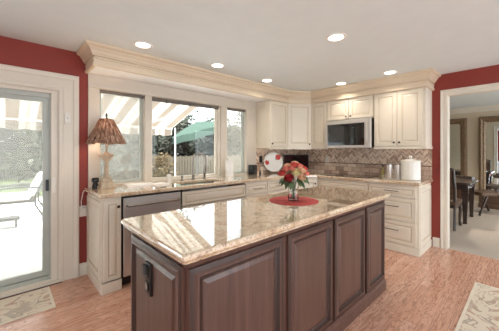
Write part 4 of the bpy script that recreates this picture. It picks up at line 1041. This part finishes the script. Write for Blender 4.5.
tree('leafy_tree', 'tall thin leafy tree rising above the green umbrella', 10.4, 20.6, 6.9, 1.9, 'ball', M['foliage_mid'], n=1100, base=0.55, seed=4)
tree('evergreen_tree', 'grey-green tree filling the narrow left window', 2.3, 14.3, 3.1, 2.2, 'ball', M['foliage_mid'], seed=5)
tree('evergreen_tree', 'grey-green tree behind the lamp at the edge of the left window', -0.6, 22.0, 3.6, 2.6, 'ball', M['foliage_mid'], seed=6)
tree('leafy_tree', 'tall pale bare-branched tree filling the narrow right window', 16.4, 15.8, 6.2, 2.9, 'ball', M['foliage_mid'], n=2200, seed=7)
tree('dry_shrub', 'dry tan shrub in front of the picket fence', 5.2, 11.3, 1.25, 0.6, 'ball', M['foliage_tan'], n=900, trunk=0.03, ls=0.08, seed=8)

hg = thing('hedge', 'long dark clipped hedge behind the picket fence', 'hedge', (4.4, 18.4, -0.13))
mb = MB(); rd = random.Random(21)
for i in range(11000):
    p = Vector((rd.uniform(0, 22), rd.uniform(-0.4, 0.4), rd.uniform(0.3, 2.75 + 0.3 * math.sin(rd.uniform(0, 6)))))
    u = Vector((rd.gauss(0, 1), rd.gauss(0, 0.5), rd.gauss(0, 1))).normalized(); w_ = u.orthogonal().normalized(); s_ = rd.uniform(0.12, 0.26)
    mb.bm.faces.new([mb.bm.verts.new(p + u * s_), mb.bm.verts.new(p + w_ * s_ * 0.7), mb.bm.verts.new(p - u * s_), mb.bm.verts.new(p - w_ * s_ * 0.7)])
mb.build('foliage', M['foliage_dark'], hg)
for k in range(8): MB().tube([(1.3 + 2.7 * k, 0, 0), (1.35 + 2.7 * k, 0.05, 1.2), (1.3 + 2.7 * k, 0, 2.2)], 0.06, 7).build('stem', M['bark'], hg)

def patio_chair(label, x, y, rz):
    t = thing('patio_chair', label, 'chair', (x, y, -0.12), rz, 'patio chairs')   # faces local +x
    MB().box(-0.3, 0.32, -0.3, 0.3, 0.40, 0.52).build('seat_cushion', M['cushion'], t, bevel=0.04, seg=3)
    MB().box(-0.07, 0.07, -0.29, 0.29, 0, 0.5).xform(Matrix.Translation((-0.3, 0, 0.50)) @ Matrix.Rotation(-0.42, 4, 'Y')).build('back_cushion', M['cushion'], t, bevel=0.04, seg=3)
    for sy in (-1, 1):
        MB().tube([(-0.62, 0.33 * sy, 1.0), (-0.52, 0.33 * sy, 0.8), (-0.4, 0.33 * sy, 0.5), (-0.4, 0.33 * sy, 0.3), (-0.55, 0.33 * sy, 0.02)], 0.018).build('back_leg', M['iron'], t, smooth=True)
        MB().tube([(-0.46, 0.33 * sy, 0.66), (-0.1, 0.35 * sy, 0.70), (0.3, 0.35 * sy, 0.66), (0.36, 0.34 * sy, 0.5), (0.3, 0.33 * sy, 0.25), (0.36, 0.33 * sy, 0.0)], 0.018).build('arm_leg', M['iron'], t, smooth=True)
    MB().box(-0.38, 0.32, -0.32, 0.32, 0.36, 0.40).build('seat_frame', M['iron'], t)
    MB().tube([(-0.62, -0.33, 1.0), (-0.62, 0.33, 1.0)], 0.018).build('top_rail', M['iron'], t, smooth=True)
    return t
patio_chair('white cushioned patio chair on the patio, its back near the door edge', 0.12, 7.55, PI - 0.15)
patio_chair('white cushioned patio chair cut off at the left edge of the picture', -1.15, 7.2, 0.3)
tbp = thing('patio_table', 'low grey slatted patio table in front of the white chair', 'table', (-0.25, 6.75, -0.12))
MB().box(-0.3, 0.45, -0.12, 0.12, 0.14, 0.19).build('slatted_top', M['iron'], tbp, bevel=0.005)
for x in (-0.25, 0.4):
    for y in (-0.09, 0.09): MB().box(x - 0.015, x + 0.015, y - 0.015, y + 0.015, 0, 0.14).build('leg', M['iron'], tbp)
